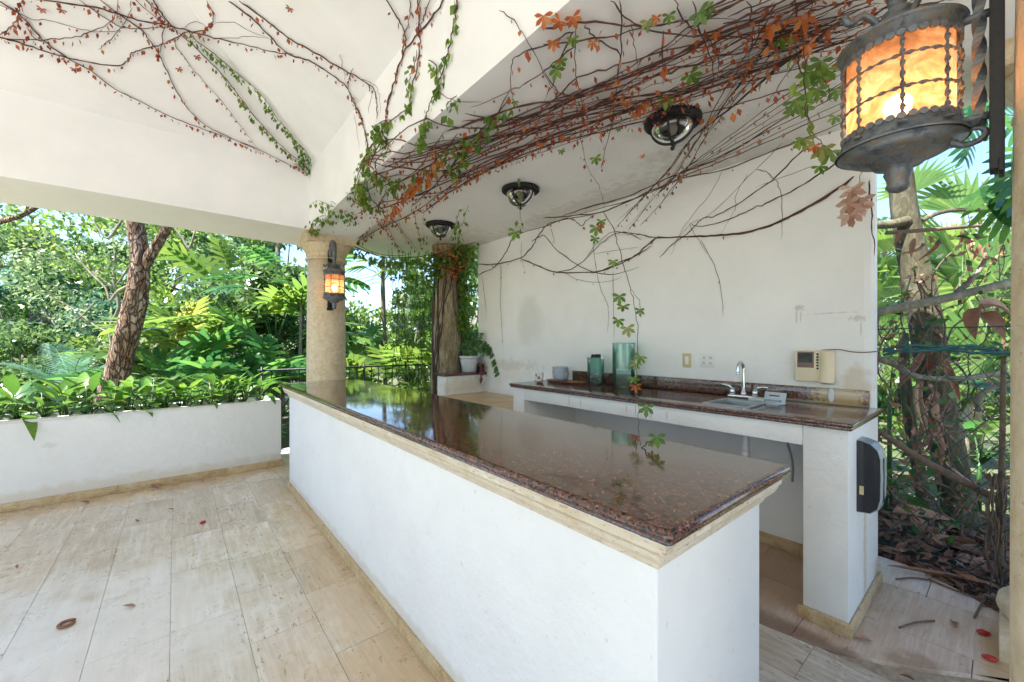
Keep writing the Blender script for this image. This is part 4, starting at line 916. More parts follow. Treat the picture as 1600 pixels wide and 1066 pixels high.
far = [  # px, depth, H, W, leaf size, material, count
    (-120, 13, 7.0, 3.0, .24, 'leaf_mid', 6500, 'mid green tree just outside the left edge of the garden'),
    (25, 15, 6.2, 2.6, .22, 'leaf_pale', 7500, 'pale airy tree at the left edge'),
    (118, 19, 6.6, 2.6, .24, 'leaf_pale', 6500, 'pale tree with sky above its crown, left of the cracked trunk'),
    (60, 11, 3.8, 2.0, .15, 'leaf_blue', 7500, 'low blue green shrubby tree behind the pale palm'),
    (150, 12.5, 5.6, 1.6, .14, 'leaf_dark', 9500, 'dense dark green tree left behind the cracked trunk'),
    (255, 15, 7.2, 2.6, .2, 'leaf_mid', 7500, 'mid green tree right behind the cracked trunk'),
    (345, 12.5, 7.4, 2.4, .17, 'leaf_lime', 7500, 'bright lime tree above the big lobed leaves'),
    (440, 11, 7.0, 2.0, .17, 'leaf_mid', 7500, 'green tree left of the far column'),
    (255, 9.5, 2.6, 1.5, .12, 'leaf_pale', 7500, 'pale low bush right of the cracked trunk'),
    (20, 9.0, 2.1, 1.5, .12, 'leaf_mid', 7500, 'low green bush at the far left behind the planter'),
    (130, 9.5, 1.9, 1.2, .12, 'leaf_lime', 5500, 'low lime bush behind the pale palm'),
    (665, 13, 4.4, 1.0, .19, 'leaf_pale', 2600, 'pale tree seen left of the vine covered trunk'),
    (720, 11, 6.4, 1.7, .17, 'leaf_mid', 7500, 'green tree hidden behind the vine covered trunk'),
    (575, 15, 3.2, 1.8, .17, 'leaf_lime', 5000, 'low lime tree beyond the railing, right of the far column'),
    (1370, 14, 6.0, 2.3, .2, 'leaf_mid', 6500, 'mid green tree right behind the end of the bar wall'),
    (1530, 22, 8.2, 3.2, .28, 'leaf_yellow', 7500, 'distant yellow green tree below the big lantern'),
    (1660, 17, 8.6, 2.6, .22, 'leaf_mid', 5000, 'green tree behind the right hand column'),
]
for i, (px, D, H_, W_, ls, mk, cnt, lab) in enumerate(far):
    b = at_depth(px, D); b.z = ground_z(b.x, b.y)
    tree('garden_tree' if H_ > 3.5 else 'garden_bush', b, H_ - b.z*.5, W_, cnt, ls, M[mk], lab, 'tree' if H_ > 3.5 else 'bush', None, trunk_r=.12, seed=20 + i, low=.12 if H_ < 4 else .18, clumps=26 if H_ < 3 else 38)
# distant wooded slope
rng = np.random.default_rng(5); cs = []; rd = []
for k in range(260):
    a = rng.uniform(-1.25, 1.9); d = rng.uniform(30, 60); x, y = d*math.sin(a), d*math.cos(a)
    if -.42 < a - YAW < -.16 : hh = .25
    else: hh = 1.0
    cs.append((x, y, rng.uniform(-1, 5.0)*hh)); rd.append([rng.uniform(2, 4)]*3)
V, F = leaves_np(cs, rd, 26000, .75, rng); o = obj('distant_woods', np_mesh('distant_woods', V, F, M['leaf_mid'])); tag(o, kind='stuff')
o['label'] = 'distant green woods on the slope beyond the garden'; o['category'] = 'woods'

# the big cracked trunk behind the planter
def px_tube(specs, D):
    pts = []; rad = []
    for x_, y_, w_ in specs:
        p = at_depth(x_, D); p.z = EYE - (y_ - HOR)/F_PX*D; u = (x_-800)/F_PX; pts.append(p); rad.append(w_/2/F_PX*D/math.sqrt(1 + u*u)*1.0)
    return pts, rad
ct_ = empty('cracked_bark_tree', at_depth(180, 5.35, 0), label='leaning tree trunk with cracked brown bark behind the planter', cat='tree')
def rel(t, pts): return [p - t.location for p in pts]
def rough_tube(pts, rad, seg=20, sub=8, amp=.12, sc=9):
    P = smooth_path(pts, sub); Rr = np.interp(np.linspace(0, len(rad)-1, len(P)), range(len(rad)), rad); mb = MB(); rings = []
    t0 = (P[1]-P[0]).normalized(); nx = t0.cross(Vector((0, 1, .1))).normalized()
    for i, p in enumerate(P):
        d = (P[min(i+1, len(P)-1)] - P[max(i-1, 0)]).normalized(); nx = (nx - d*nx.dot(d)).normalized(); ny = d.cross(nx); ring = []
        for k in range(seg):
            a = 2*PI*k/seg; q = nx*math.cos(a) + ny*math.sin(a); e = noise.noise(Vector((q.x*2.2, q.y*2.2, p.z*sc*.35)))*amp + noise.noise(Vector((q.x*5, q.y*5, p.z*sc)))*amp*.6
            ring.append(p + q*Rr[i]*(1 + e))
        rings.append(ring)
    mb.loft(rings, smooth=True); return mb
pts, rad = px_tube([(172, 640, 62), (183, 585, 44), (200, 520, 42), (214, 460, 38), (219, 410, 33), (214, 365, 31), (206, 320, 30), (196, 250, 28)], 5.35)
rough_tube(rel(ct_, pts), rad).build('trunk', M['bark_rough'], ct_)
pts, rad = px_tube([(220, 425, 22), (234, 400, 20), (250, 375, 18), (268, 345, 15), (300, 300, 12)], 5.35)
rough_tube(rel(ct_, pts), rad, 14).build('branch', M['bark_rough'], ct_)
pts, rad = px_tube([(60, 322, 10), (30, 338, 12), (-20, 352, 14), (-80, 370, 18)], 5.35); rough_tube(rel(ct_, pts), rad, 10).build('branch', M['bark_rough'], ct_)
for sp_ in ([(206, 330, 5), (190, 345, 5), (170, 372, 5), (155, 360, 4), (145, 340, 3)], [(215, 440, 6), (185, 455, 6), (172, 470, 5), (165, 450, 4), (140, 425, 4), (120, 400, 3)], [(268, 350, 4), (285, 372, 4), (296, 388, 5), (305, 360, 3)]):
    pts, rad = px_tube(sp_, 5.3); mb = MB(); mb.tube(rel(ct_, smooth_path(pts, 3)), [x for x in np.interp(np.linspace(0, len(rad)-1, (len(pts)-1)*3+1), range(len(rad)), rad)], 6); mb.build('twig', M['bark_grey'], ct_)
rng = np.random.default_rng(9)
cs = [tuple(at_depth(x_, D_, EYE - (y_ - HOR)/F_PX*D_) - ct_.location) for x_, y_, D_ in ((60, 335, 5.6), (100, 350, 6), (150, 340, 5.8), (240, 340, 5.6), (20, 350, 6), (290, 345, 6), (120, 400, 6.2), (330, 345, 6), (-20, 330, 5.5), (145, 432, 6.3))]
V, F = leaves_np(cs, [[.42]*3]*len(cs), 1500, .085, rng); o = obj('crown', np_mesh('crown', V, F, M['leaf_lime']), ct_); o['kind'] = 'stuff'
# a thinner pale branching tree left of it
bt = empty('bare_branching_tree', at_depth(185, 7.2, -.3), label='thin pale branching sapling left of the cracked trunk', cat='tree')
for sp_ in ([(190, 600, 9), (172, 520, 8), (186, 480, 7), (178, 440, 7), (180, 400, 5), (175, 360, 4)], [(178, 450, 6), (150, 430, 5), (132, 405, 4), (118, 385, 3)], [(183, 445, 4), (200, 420, 4), (215, 400, 3)], [(150, 470, 3), (120, 500, 3), (100, 490, 2)], [(173, 520, 5), (150, 510, 4), (110, 480, 3), (70, 460, 2)]):
    pts, rad = px_tube(sp_, 7.2); mb = MB(); mb.tube(rel(bt, smooth_path(pts, 3)), list(np.interp(np.linspace(0, len(rad)-1, (len(pts)-1)*3+1), range(len(rad)), rad)), 6); mb.build('branch', M['bark_grey'], bt)
cs = [tuple(at_depth(x_, 7.3, EYE - (y_ - HOR)/F_PX*7.3) - bt.location) for x_, y_ in ((110, 385), (150, 415), (175, 360), (210, 395), (90, 470), (120, 495), (60, 455), (35, 420), (70, 400))]
V, F = leaves_np(cs, [[.45]*3]*len(cs), 1600, .085, rng); o = obj('crown', np_mesh('crown', V, F, M['leaf_pale']), bt); o['kind'] = 'stuff'

# palms
def palm_frond(L=1.6, n=26, lw=.035, ll=.45, droop=.5, vee=.5):
    mb = MB(); P = [Vector((0, L*t, L*(.25*t - droop*t*t))) for t in np.linspace(0, 1, 12)]; mb.tube(P, [.014*(1 - .8*i/11) for i in range(12)], 5)
    for k in range(n):
        t = .12 + .86*k/(n-1); p = Vector((0, L*t, L*(.25*t - droop*t*t))); l = ll*(math.sin(PI*(.12 + .8*t)))**.7
        for s in (-1, 1):
            d = Vector((s*.85, .55 + .5*t, vee*(.5 - t*.4))).normalized(); nn = Vector((0, 1, 0)).cross(d).normalized(); w = d.cross(nn).normalized()*lw/2
            a = p; m_ = p + d*l*.5 + Vector((0, 0, -.05*l)); e = p + d*l + Vector((0, 0, -.35*l))
            mb.add([a - w*.5, a + w*.5, m_ + w, m_ - w, e], [(0,1,2,3), (3,2,4)], 0, False)
    return mb
def palm(name, base, h, nf, fr, label, m_, sc=1.0, tr=.06, tilt=(.2, 1.1), rz0=0):
    t = empty(name, base, 0, label, 'palm'); me = mesh_of(fr, 'frond', m_)
    mb = MB(); mb.tube([(0, 0, -.3), (.04, 0, h*.4), (-.03, .02, h*.75), (0, 0, h)], [tr*.9, tr*.7, tr*.6, tr*.6], 10); mb.build('trunk', M['bark_olive'], t)
    for k in range(nf):
        a = rz0 + 2*PI*k/nf + random.uniform(-.2, .2); el = random.uniform(*tilt)
        q = Matrix.Rotation(a, 3, 'Z') @ Matrix.Rotation(PI/2 - el - .3, 3, 'X'); obj('frond', me, t, (0, 0, h), q.to_euler(), [sc*random.uniform(.85, 1.1)]*3)
    return t
b = at_depth(112, 8.2); palm('small_palm', (b.x, b.y, -.3), .75, 11, palm_frond(1.25, 26, .02, .42, .55), 'small pale feathery palm behind the planter, left of the trunk', M['leaf_blue'], 1.0)
b = at_depth(600, 8.6); palm('garden_palm', (b.x, b.y, -.3), 3.9, 6, palm_frond(1.5, 26, .05, .5, .6), 'green palm with drooping fronds beyond the railing', M['leaf_lime'], .9)
b = at_depth(265, 7.6); palm('pale_palm', (b.x, b.y, -.3), 1.9, 7, palm_frond(1.0, 20, .03, .35, .5), 'small bluish palm just right of the cracked trunk', M['leaf_blue'], .8)

# big lobed plants left of and behind the column
LB = [mesh_of(lobed(.62, .60, 7, .35, .3), 'leaf', M['leaf_big']), mesh_of(lobed(.5, .5, 6, .2, .3), 'leaf', M['leaf_big']), mesh_of(lobed(.7, .55, 8, .5, .28), 'leaf', M['leaf_big'])]
LLm = [mesh_of(lobed(.6, .6, 7, .3, .3), 'leaf', M['leaf_lime']), mesh_of(lobed(.5, .5, 6, .2, .3), 'leaf', M['leaf_lime'])]
LYm = [mesh_of(lobed(.65, .55, 8, .25, .28), 'leaf', M['leaf_yellow'])]
specs = [  # px, depth, base z, stalk, n leaves, meshes, scale, label
    (300, 6.7, .15, 1.0, 11, LB, 1.0, 'dark green split leaf philodendron right of the cracked trunk'),
    (370, 6.6, .1, .8, 11, LB, 1.0, 'dark split leaf philodendron low behind the planter'),
    (430, 6.9, .2, 1.1, 11, LB, 1.05, 'glossy dark split leaf plant left of the far column'),
    (330, 7.6, .6, 1.3, 11, LLm, 1.1, 'bright lime split leaf plant above the dark ones'),
    (275, 6.9, .75, .75, 4, LYm, 1.0, 'yellowing split leaf plant beside the cracked trunk'),
    (430, 8.0, 1.2, 1.4, 12, LLm, 1.1, 'tall lime split leaf plant left of the far column'),
    (365, 8.2, 2.0, .9, 9, LLm, 1.0, 'high lime lobed crown under the beam'),
    (470, 7.6, 2.1, 1.0, 9, LB, .9, 'high dark lobed crown beside the column'),
    (585, 7.6, .3, .9, 11, LLm, .9, 'lime split leaf plant behind the railing, right of the column'),
    (640, 7.4, .4, .9, 10, LLm, .85, 'lime split leaf plant behind the railing, left of the vine trunk'),
    (560, 8.4, .9, .7, 8, LB, .8, 'dark split leaf plant low beyond the railing'),
    (600, 9.2, 2.9, .6, 6, LLm, .8, 'high lime lobed crown right of the column'),
    (735, 6.6, .6, .8, 8, LLm, .7, 'lime leafy plant behind the white flower pot'),
]
def bpy_mat_of(meshes): return meshes[0].materials[0]
for px, D, z, stk, n_, ms, s_, lab in specs:
    b = at_depth(px, D); t = plant('split_leaf_plant', (b.x, b.y, z), ms, n_, stk, .6, lab, 'plant', 'split leaf plants in the garden', tilt=(.1, 1.3), sc=(.95*s_, 1.5*s_), m_stalk=M['leaf_mid'])
    mb = MB(); mb.tube([(0, 0, -z - .6), (.03, 0, -z*.4), (0, 0, .1)], [.035, .03, .02], 7); mb.build('stem', M['bark_grey'], t)
# shrub with pointed leaves filling behind (left of column)
SH = MB()
for i, (px, D, H_, W_, ls, mk, cnt, lab) in enumerate([(410, 8.8, 3.6, 1.3, .16, 'leaf_mid', 3800, 'leafy green shrub filling in behind the split leaf plants'), (300, 9.0, 3.0, 1.2, .14, 'leaf_lime', 3500, 'lime shrub behind the yellowing leaves'), (480, 9.5, 3.9, 1.2, .15, 'leaf_dark', 3500, 'dark shrub directly behind the far column'), (655, 8.8, 3.4, .55, .12, 'leaf_vine', 2600, 'slender leafy shrub left of the vine trunk'), (740, 7.6, 3.2, .7, .12, 'leaf_mid', 3000, 'leafy shrub in the gap right of the vine trunk')]):
    b = at_depth(px, D); tree('garden_shrub', (b.x, b.y, -.3), H_, W_, cnt, ls, M[mk], lab, 'shrub', None, .05, seed=70 + i, low=.1, clumps=26)

# vine-wrapped trunk
vt = empty('vine_wrapped_trunk', (3.05, 5.16, -.1), label='thick lichened trunk wrapped in creepers behind the low wall', cat='tree')
rough_tube([Vector((.0, 0, 0)), Vector((.0, 0, 1.0)), Vector((-.01, 0, 1.8)), Vector((-.02, 0, 2.5)), Vector((-.02, 0, 3.0))], [.26, .235, .20, .19, .20], 26, 12, .10, 4).build('trunk', M['bark_old'], vt)
rr = random.Random(4)
for k in range(22):
    a = rr.uniform(0, 2*PI); P = []; z = rr.uniform(0, 1.2); da = rr.choice([-1, 1])*rr.uniform(.15, .9)
    while z < 3.0: P.append((.235*math.cos(a)*(1 - .06*z) - .01, .235*math.sin(a)*(1 - .06*z), z)); z += .15; a += da*.15 + rr.uniform(-.15, .15)
    if len(P) > 2: mb = MB(); mb.tube(smooth_path(P, 2), rr.choice([.005, .007, .011]), 5); mb.build('creeper_stem', M['vine_dark'], vt)
rng = np.random.default_rng(31)
cs = [(-.18 + .36*rng.random(), -.22 + .1*rng.random(), z) for z in (2.9, 2.85, 2.8, 2.7, 2.9)] + [(.12, -.24, z) for z in (2.6, 2.4, 2.2, 2.0, 1.85)] + [(-.3, -.1, 2.7), (-.33, -.1, 2.5), (.3, -.1, 2.7), (.33, -.1, 2.4), (.36, 0, 2.1), (.36, 0, 1.7), (.38, 0, 1.4)]
V, F = leaves_np(cs, [[.17]*3]*5 + [[.09, .06, .12]]*5 + [[.14, .14, .2]]*7, 2600, .055, rng, flat=1, asp=.6); o = obj('creeper_leaves', np_mesh('creeper_leaves', V, F, M['leaf_vine']), vt); o['kind'] = 'stuff'
cs = [(-.2, -.24, 2.75), (-.12, -.26, 2.6), (-.2, -.22, 2.9), (-.05, -.27, 2.72), (.1, -.27, 2.8)]
V, F = leaves_np(cs, [[.16]*3]*5, 190, .055, rng, flat=1, asp=.6); o = obj('autumn_leaves', np_mesh('autumn_leaves', V, F, M['leaf_orange']), vt); o['kind'] = 'stuff'
# curtain of hanging vine left and right of that trunk
hc = empty('hanging_creeper_curtain', (2.75, 5.75, 2.88), label='curtain of thin green creepers hanging left of the wrapped trunk', cat='vine'); mb = MB(); cs = []
for k in range(16):
    x0 = rr.uniform(-.32, .32); y0 = rr.uniform(-.1, .1); ln = rr.uniform(1.2, 2.9); P = [(x0 + .05*math.sin(z*3 + k) + rr.uniform(-.01, .01), y0, -z) for z in np.arange(0, ln, .2)]; mb.tube(P, .0035, 4); cs += P[1:]
mb.build('stems', M['vine_dark'], hc)['kind'] = 'stuff'
V, F = leaves_np(cs, [[.06]*3]*len(cs), 1500, .05, rng, flat=1, asp=.6); o = obj('leaves', np_mesh('leaves', V, F, M['leaf_vine']), hc); o['kind'] = 'stuff'

# ------------------------------------------------------------------ creepers on the ceiling, beams and wall
V3 = Vector
def vine_leaf_me(m_, L=.05, five=False):
    mb = MB()
    if five:
        for k, a in enumerate((-1.75, -.82, 0, .82, 1.75)):
            l = L*(1 - .13*abs(a)); d = V3((math.sin(a), math.cos(a), -.10)); s = V3((math.cos(a), -math.sin(a), 0)); w = l*.21
            p = [V3((0, 0, 0)), d*l*.35 + s*w*.7, d*l*.68 + s*w, d*l, d*l*.68 - s*w, d*l*.35 - s*w*.7, d*l*.6 + V3((0, 0, -.05*l))]
            mb.add(p, [(0,1,2,6), (6,2,3), (0,6,4,5), (6,3,4)], 0, True)
    else:
        mb.add([(0,0,0), (.36*L,.35*L,.02), (.2*L,.8*L,0), (0,L,-.01), (-.2*L,.8*L,0), (-.36*L,.35*L,.02), (0,.5*L,-.006)], [(0,1,6), (1,2,6), (2,3,6), (3,4,6), (4,5,6), (5,0,6)], 0, True)
    return mesh_of(mb, 'leaf', m_)
class Vine:
    def __init__(s, label, name='creeper'):
        s.t = empty(name, (0, 0, 0), 0, label, 'vine', None); s.leafV = {}; s.rr = random.Random(hash(label) % 1000 if False else len(label)*17); s.first = None
    def stem(s, px, r=.004, surf=True, D=None, wob=.006, drop=0.0, m_='vine_stem', off=.012, plane=None):
        if plane is not None: P = [plane(x, y) for x, y in px]
        elif D is not None: P = [at_depth(x, d, EYE - (y - HOR)/F_PX*d) for (x, y), d in zip(px, D if isinstance(D, (list, tuple)) else [D]*len(px))]
        else:
            # subdivide in the picture first so the stem follows the surface
            q = [tuple(p)[:2] for p in smooth_path([(a, b_, 0) for a, b_ in px], 5)]; P = [hit(a, b_, off)[0] for a, b_ in q]
        if plane is not None or D is not None: P = smooth_path(P, 5)
        rr = s.rr; P = [p + V3((rr.uniform(-wob, wob), rr.uniform(-wob, wob), rr.uniform(-wob, wob)*.5)) for p in P]
        if s.first is None: s.first = P[0].copy()
        mb = MB(); n = len(P); mb.tube(P, [r*rr.uniform(.8, 1.25)*(1 - .45*i/n)*min(1, .4 + .3*i, .35 + .25*(n-1-i)) for i in range(n)], 5); mb.build('stem', M[m_], s.t); s.last = P; return s
    def leaves(s, m_='leaf_red', step=.03, L=.03, off=.012, prob=.85, t0=0, t1=1, jit=.012, hang=1.0):
        """small leaves that hang under the last stem; joined by colour"""
        P = s.last[int(t0*len(s.last)):max(2, int(t1*len(s.last)))]; rr = s.rr; buf = s.leafV.setdefault(m_, MB()); acc = 0
        for a, b_ in zip(P, P[1:]):
            d = b_ - a; l = d.length; 
            if l < 1e-6: continue
            acc += l
            while acc > step:
                acc -= step
                if rr.random() > prob: continue
                p = a + d*rr.random() + V3((rr.uniform(-jit, jit), rr.uniform(-jit, jit), rr.uniform(-jit, 0)))
                dn = V3((rr.uniform(-.6, .6), rr.uniform(-.6, .6), -hang)).normalized(); sz = L*rr.uniform(.6, 1.4); w = V3((rr.uniform(-1, 1), rr.uniform(-1, 1), rr.uniform(-.4, .4))); w = dn.cross(w)
                if w.length < .05: continue
                w = w.normalized()*sz*.33; q = p + dn*sz*.25; nn = dn.cross(w).normalized()*sz*.12
                buf.add([q, q + dn*sz*.45 + w, q + dn*sz, q + dn*sz*.45 - w, q + dn*sz*.5 + nn], [(0,1,4), (1,2,4), (2,3,4), (3,0,4)], 0, False)
        return s
    def big(s, px, py, m_, L, D=None, n=1, plane=None):
        me = vine_leaf_me(M[m_], L, True) if (m_, L) not in VL else VL[(m_, L)]; VL[(m_, L)] = me
        for _ in range(n):
            p = plane(px, py) if plane else (at_depth(px, D, EYE - (py - HOR)/F_PX*D) if D else hit(px, py, .03)[0])
            tocam = (V3((0, 0, EYE)) - p).normalized(); up = V3((s.rr.uniform(-.5, .5), s.rr.uniform(-.5, .5), -1)); zax = (tocam + V3((s.rr.uniform(-.5, .5), s.rr.uniform(-.5, .5), s.rr.uniform(-.5, .5)))).normalized(); yax = (up - zax*up.dot(zax)).normalized(); xax = yax.cross(zax)
            e = Matrix((xax, yax, zax)).transposed().to_euler(); obj('leaf', me, s.t, p, e)
        return s
    def done(s):
        for k, b_ in s.leafV.items():
            if b_.v: b_.build('small_leaves', M[k], s.t)['kind'] = 'stuff'
        # move the empty to where the vine starts, keep the parts in place
        o = s.first; s.t.location = o
        for c in children_cache(s.t): 
            if c.type == 'MESH' and c.name.split('.')[0] in ('stem', 'small_leaves'): 
                c.data.transform(Matrix.Translation(-o))
            else: c.location = c.location - o
def children_cache(t): return [c for c in col.objects if c.parent == t]
VL = {}
def c1(*p): return [(x/3.136, y/3.136) for x, y in p]
def c2(*p): return [(450 + x/3.136, y/3.136) for x, y in p]
def c3(*p): return [(850 + x/3.136, y/3.136) for x, y in p]
def c4(*p): return [(900 + x/3.2, 200 + y/3.2) for x, y in p]
def c5(*p): return [(720 + x/3.332, 340 + y/3.332) for x, y in p]
def c6(*p): return [(520 + x/4.442, 180 + y/4.442) for x, y in p]
def c8(*p): return [(420 + x/3.553, 100 + y/3.553) for x, y in p]

v = Vine('red leaved creeper fanning over the upper left ceiling')
R1, R2 = .005, .0035
v.stem(c1((-40,-20),(90,60),(210,190),(330,280),(440,340),(560,430),(700,500),(830,565),(1000,630),(1170,690),(1280,735),(1400,800),(1500,842)), R1).leaves('leaf_red', .035, .034)
v.stem(c1((-40,165),(0,178),(130,215),(280,265),(400,295),(560,318),(620,300),(650,255),(700,235),(790,215),(860,185),(910,155),(1000,145),(1045,100),(1045,50),(1010,-10)), R1).leaves('leaf_red', .04, .04)
v.stem(c1((0,180),(100,188),(200,190),(350,180),(450,150),(530,110),(570,60),(580,-20)), R2).leaves('leaf_red', .05, .034)
v.stem(c1((100,-30),(240,0),(430,25),(600,70),(720,105),(820,120),(900,140),(1050,180),(1200,215),(1350,250),(1440,262)), R1*1.2).leaves('leaf_red', .055, .036)
v.stem(c1((380,-10),(520,85),(600,130),(700,135),(800,128),(850,130)), R2).leaves('leaf_red', .05, .04)
v.stem(c1((480,-10),(620,90),(700,150),(750,220),(780,260),(830,370),(900,500),(980,590),(1060,640),(1200,705),(1280,740)), R1).leaves('leaf_red', .045, .036)
v.stem(c1((850,190),(880,250),(960,350),(1050,450),(1130,550),(1200,640),(1270,735)), R2*.8).leaves('leaf_red', .05, .03)
v.stem(c1((800,130),(795,210),(780,260)), R2).stem(c1((740,-20),(790,60),(830,110),(880,160)), R1*1.3).leaves('leaf_red', .02, .04)
v.stem(c1((700,-20),(760,40),(820,110)), R1).leaves('leaf_red', .02, .04)
v.stem(c1((650,-20),(690,20),(760,80),(820,130)), R2).leaves('leaf_red', .03, .04)
v.stem(c1((-10,170),(60,120),(90,60),(100,30),(110,-20)), R2).leaves('leaf_red', .03, .045)
v.stem(c1((-20,10),(90,60),(160,90),(240,95),(400,140),(520,150),(600,130),(640,40),(640,-20)), R2*.7).leaves('leaf_red', .07, .034)
v.stem(c1((130,130),(170,180),(230,210)), R2).leaves('leaf_red', .02, .045)
v.stem(c1((480,240),(520,205),(570,160),(600,120),(575,60)), R2*.7).leaves('leaf_red', .05, .03)
v.stem(c1((900,130),(940,105),(1000,115),(1040,165)), R2*.6).stem(c1((1060,110),(1150,105),(1220,145),(1330,185)), R2*.6).stem(c1((1050,190),(1150,180),(1250,175),(1330,185)), R2*.6)
for x, y in ((205, 30), (305, 35), (365, 325), (875, 325), (965, 265), (1430-0, 25)): v.big(x/3.136, y/3.136, 'leaf_red', .036)
v.done()
v = Vine('twin green creeper strands running down to the inner corner')
v.stem(c1((880,160),(960,230),(1040,310),(1120,400),(1220,530),(1320,650),(1420,750),(1500,800)), R1).leaves('leaf_vine', .016, .042, t0=.3, jit=.02).leaves('leaf_red', .05, .04)
v.stem(c1((925,150),(960,195),(1050,260),(1130,330),(1220,400),(1300,480),(1350,560),(1400,620),(1450,680),(1500,740),(1520,790)), R2).leaves('leaf_vine', .0095, .042, jit=.024)
v.stem(c1((1450,690),(1480,750),(1505,840)), R2).leaves('leaf_vine', .007, .045, jit=.04)
v.stem(c1((1440,800),(1480,820),(1500,842)), R2).leaves('leaf_red', .012, .045, jit=.03)
v.done()
v = Vine('red brown creeper pair crossing the hip down to the arched beam')
v.stem(c2((-210,-160),(-130,-90),(0,170),(130,250),(260,330),(350,380),(420,430),(440,500),(445,590)) if False else [(376,0),(415,28),(450,57),(491,80),(533,105),(562,121),(584,137),(590,159),(592,188)], R1*1.2).leaves('leaf_red', .045, .034, t0=.05)
v.stem([(357,0),(392,25),(424,57),(450,82),(482,93),(514,112),(542,134),(552,156),(568,188),(577,233),(580,252)], R1*1.2).leaves('leaf_red', .05, .034)
v.stem(c2((320,330),(300,430),(350,540),(380,640),(395,740)), R2).leaves('leaf_red', .05, .03)
v.stem(c2((260,260),(270,320),(295,420)), R2*.6).stem(c2((350,380),(420,410),(455,470),(460,560)), R2*.5).stem(c2((400,560),(415,470),(410,430)), R2*.5).stem(c2((330,560),(345,640),(355,740)), R2*.5)
v.done()
v = Vine('creeper strands climbing the arched beam to the top of the view')
v.stem(c2((480,-20),(530,60),(570,140),(578,200),(560,300),(530,400),(490,520),(485,600)), R1).leaves('leaf_red', .07, .034)
v.stem(c2((775,-20),(740,60),(660,150),(590,240),(550,330),(520,440),(490,530),(487,600),(470,650),(510,720)), R1*1.2).leaves('leaf_red', .07, .036)
v.stem(c2((645,-20),(640,60),(655,170),(650,260),(640,340),(610,450),(600,520),(530,580),(450,640)), R1).leaves('leaf_red', .035, .04, t1=.6).leaves('leaf_vine', .022, .05, t0=.45, jit=.02)
v.stem(c2((700,-20),(675,70),(660,150)), R2).leaves('leaf_red', .04, .035).stem(c2((600,-20),(600,60),(580,150),(560,190)), R2).leaves('leaf_red', .06, .034)
v.stem(c2((640,250),(625,330),(600,400),(600,520)), R2).leaves('leaf_vine', .02, .055, jit=.03)
v.stem(c2((660,150),(640,60),(655,-20)), R2).leaves('leaf_orange', .05, .036)
v.stem(c2((520,590),(460,600),(440,640),(490,660)), R2).leaves('leaf_vine', .009, .05, jit=.04)
v.done()
v = Vine('bright green creeper strand hanging down the arched beam')
v.stem(c2((840,-20),(825,90),(805,200),(780,310),(740,420),(710,500),(685,570),(670,640),(650,680)), R1).leaves('leaf_vine', .016, .055, jit=.022)
v.stem(c2((700,300),(740,330),(760,400),(730,450)), R2).leaves('leaf_vine', .016, .05, jit=.022).stem(c2((740,450),(790,485),(830,490),(960,492)), R2*.7)
v.stem(c2((780,530),(800,500),(835,470)), R2).leaves('leaf_vine', .012, .05, jit=.03).stem(c2((640,690),(660,650),(690,560)), R2).leaves('leaf_vine', .016, .05, jit=.02)
v.done()
v = Vine('dense green and rusty creeper tangle at the beam edge')
v.stem(c2((440,640),(430,700),(400,740),(370,800),(350,880),(370,930),(380,980),(440,1010)), R1*1.2).leaves('leaf_vine', .006, .05, jit=.045).leaves('leaf_orange', .04, .05, t0=.5, t1=.8, jit=.03)
v.stem(c2((450,640),(470,690),(510,720)), R1).leaves('leaf_vine', .012, .05, jit=.04)
v.stem(c2((400,810),(450,850),(490,880),(540,920)), R1).leaves('leaf_vine', .007, .05, jit=.045)
v.stem(c2((430,870),(500,860),(540,845)), R2).leaves('leaf_vine', .012, .045, jit=.03)
v.stem(c6((260,330),(250,400),(235,450),(260,560),(310,610),(400,690),(480,790),(600,940)), R1, off=.02).leaves('leaf_vine', .02, .05, t1=.35, jit=.04)
v.stem(c6((95,545),(160,520),(200,470)), R2).leaves('leaf_vine', .02, .045, jit=.04)
v.done()
v = Vine('small mixed creeper sprig beside the column capital')
v.stem(c8((285,850),(330,845),(400,870),(470,905),(500,920)), R2).leaves('leaf_vine', .014, .045, jit=.05, t1=.4).leaves('leaf_red', .03, .034, t0=.3)
v.stem(c8((285,850),(250,880),(262,940)), R2).leaves('leaf_vine', .009, .045, jit=.05).leaves('leaf_orange', .03, .05, t0=.6, jit=.03)
v.stem(c8((290,760),(350,790),(420,800),(470,860)), R2).leaves('leaf_vine', .012, .045, jit=.06)
v.stem(c8((440,740),(520,790),(600,850),(640,900)), R2*.8).leaves('leaf_red', .03, .034)
v.done()
# main bundle
v = Vine('thick bundle of red brown creeper stems crossing the bar ceiling', 'creeper_bundle')
rb = random.Random(21)
main = [[(578,245),(650,238),(730,212),(850,165),(940,132),(1040,96),(1140,45),(1240,12),(1350,-25)], [(587,256),(660,243),(740,210),(850,162),(940,130),(1040,92),(1140,42),(1240,8),(1345,-30)],
        [(613,229),(680,215),(760,200),(860,158),(945,128),(1045,88),(1150,45),(1260,22),(1370,-5)], [(630,218),(700,208),(780,196),(870,160),(950,135),(1050,100),(1160,60),(1260,28),(1380,0)],
        [(655,198),(720,200),(800,190),(880,156),(960,126),(1060,85),(1150,36),(1230,0),(1290,-30)], [(590,260),(700,235),(850,190),(1000,150),(1100,122),(1180,95),(1320,60),(1400,40)],
        [(600,245),(690,225),(800,200),(900,175),(1000,148),(1110,118),(1200,80),(1330,50)], [(640,205),(760,205),(860,170),(970,128),(1075,80),(1160,40),(1250,5),(1300,-20)]]
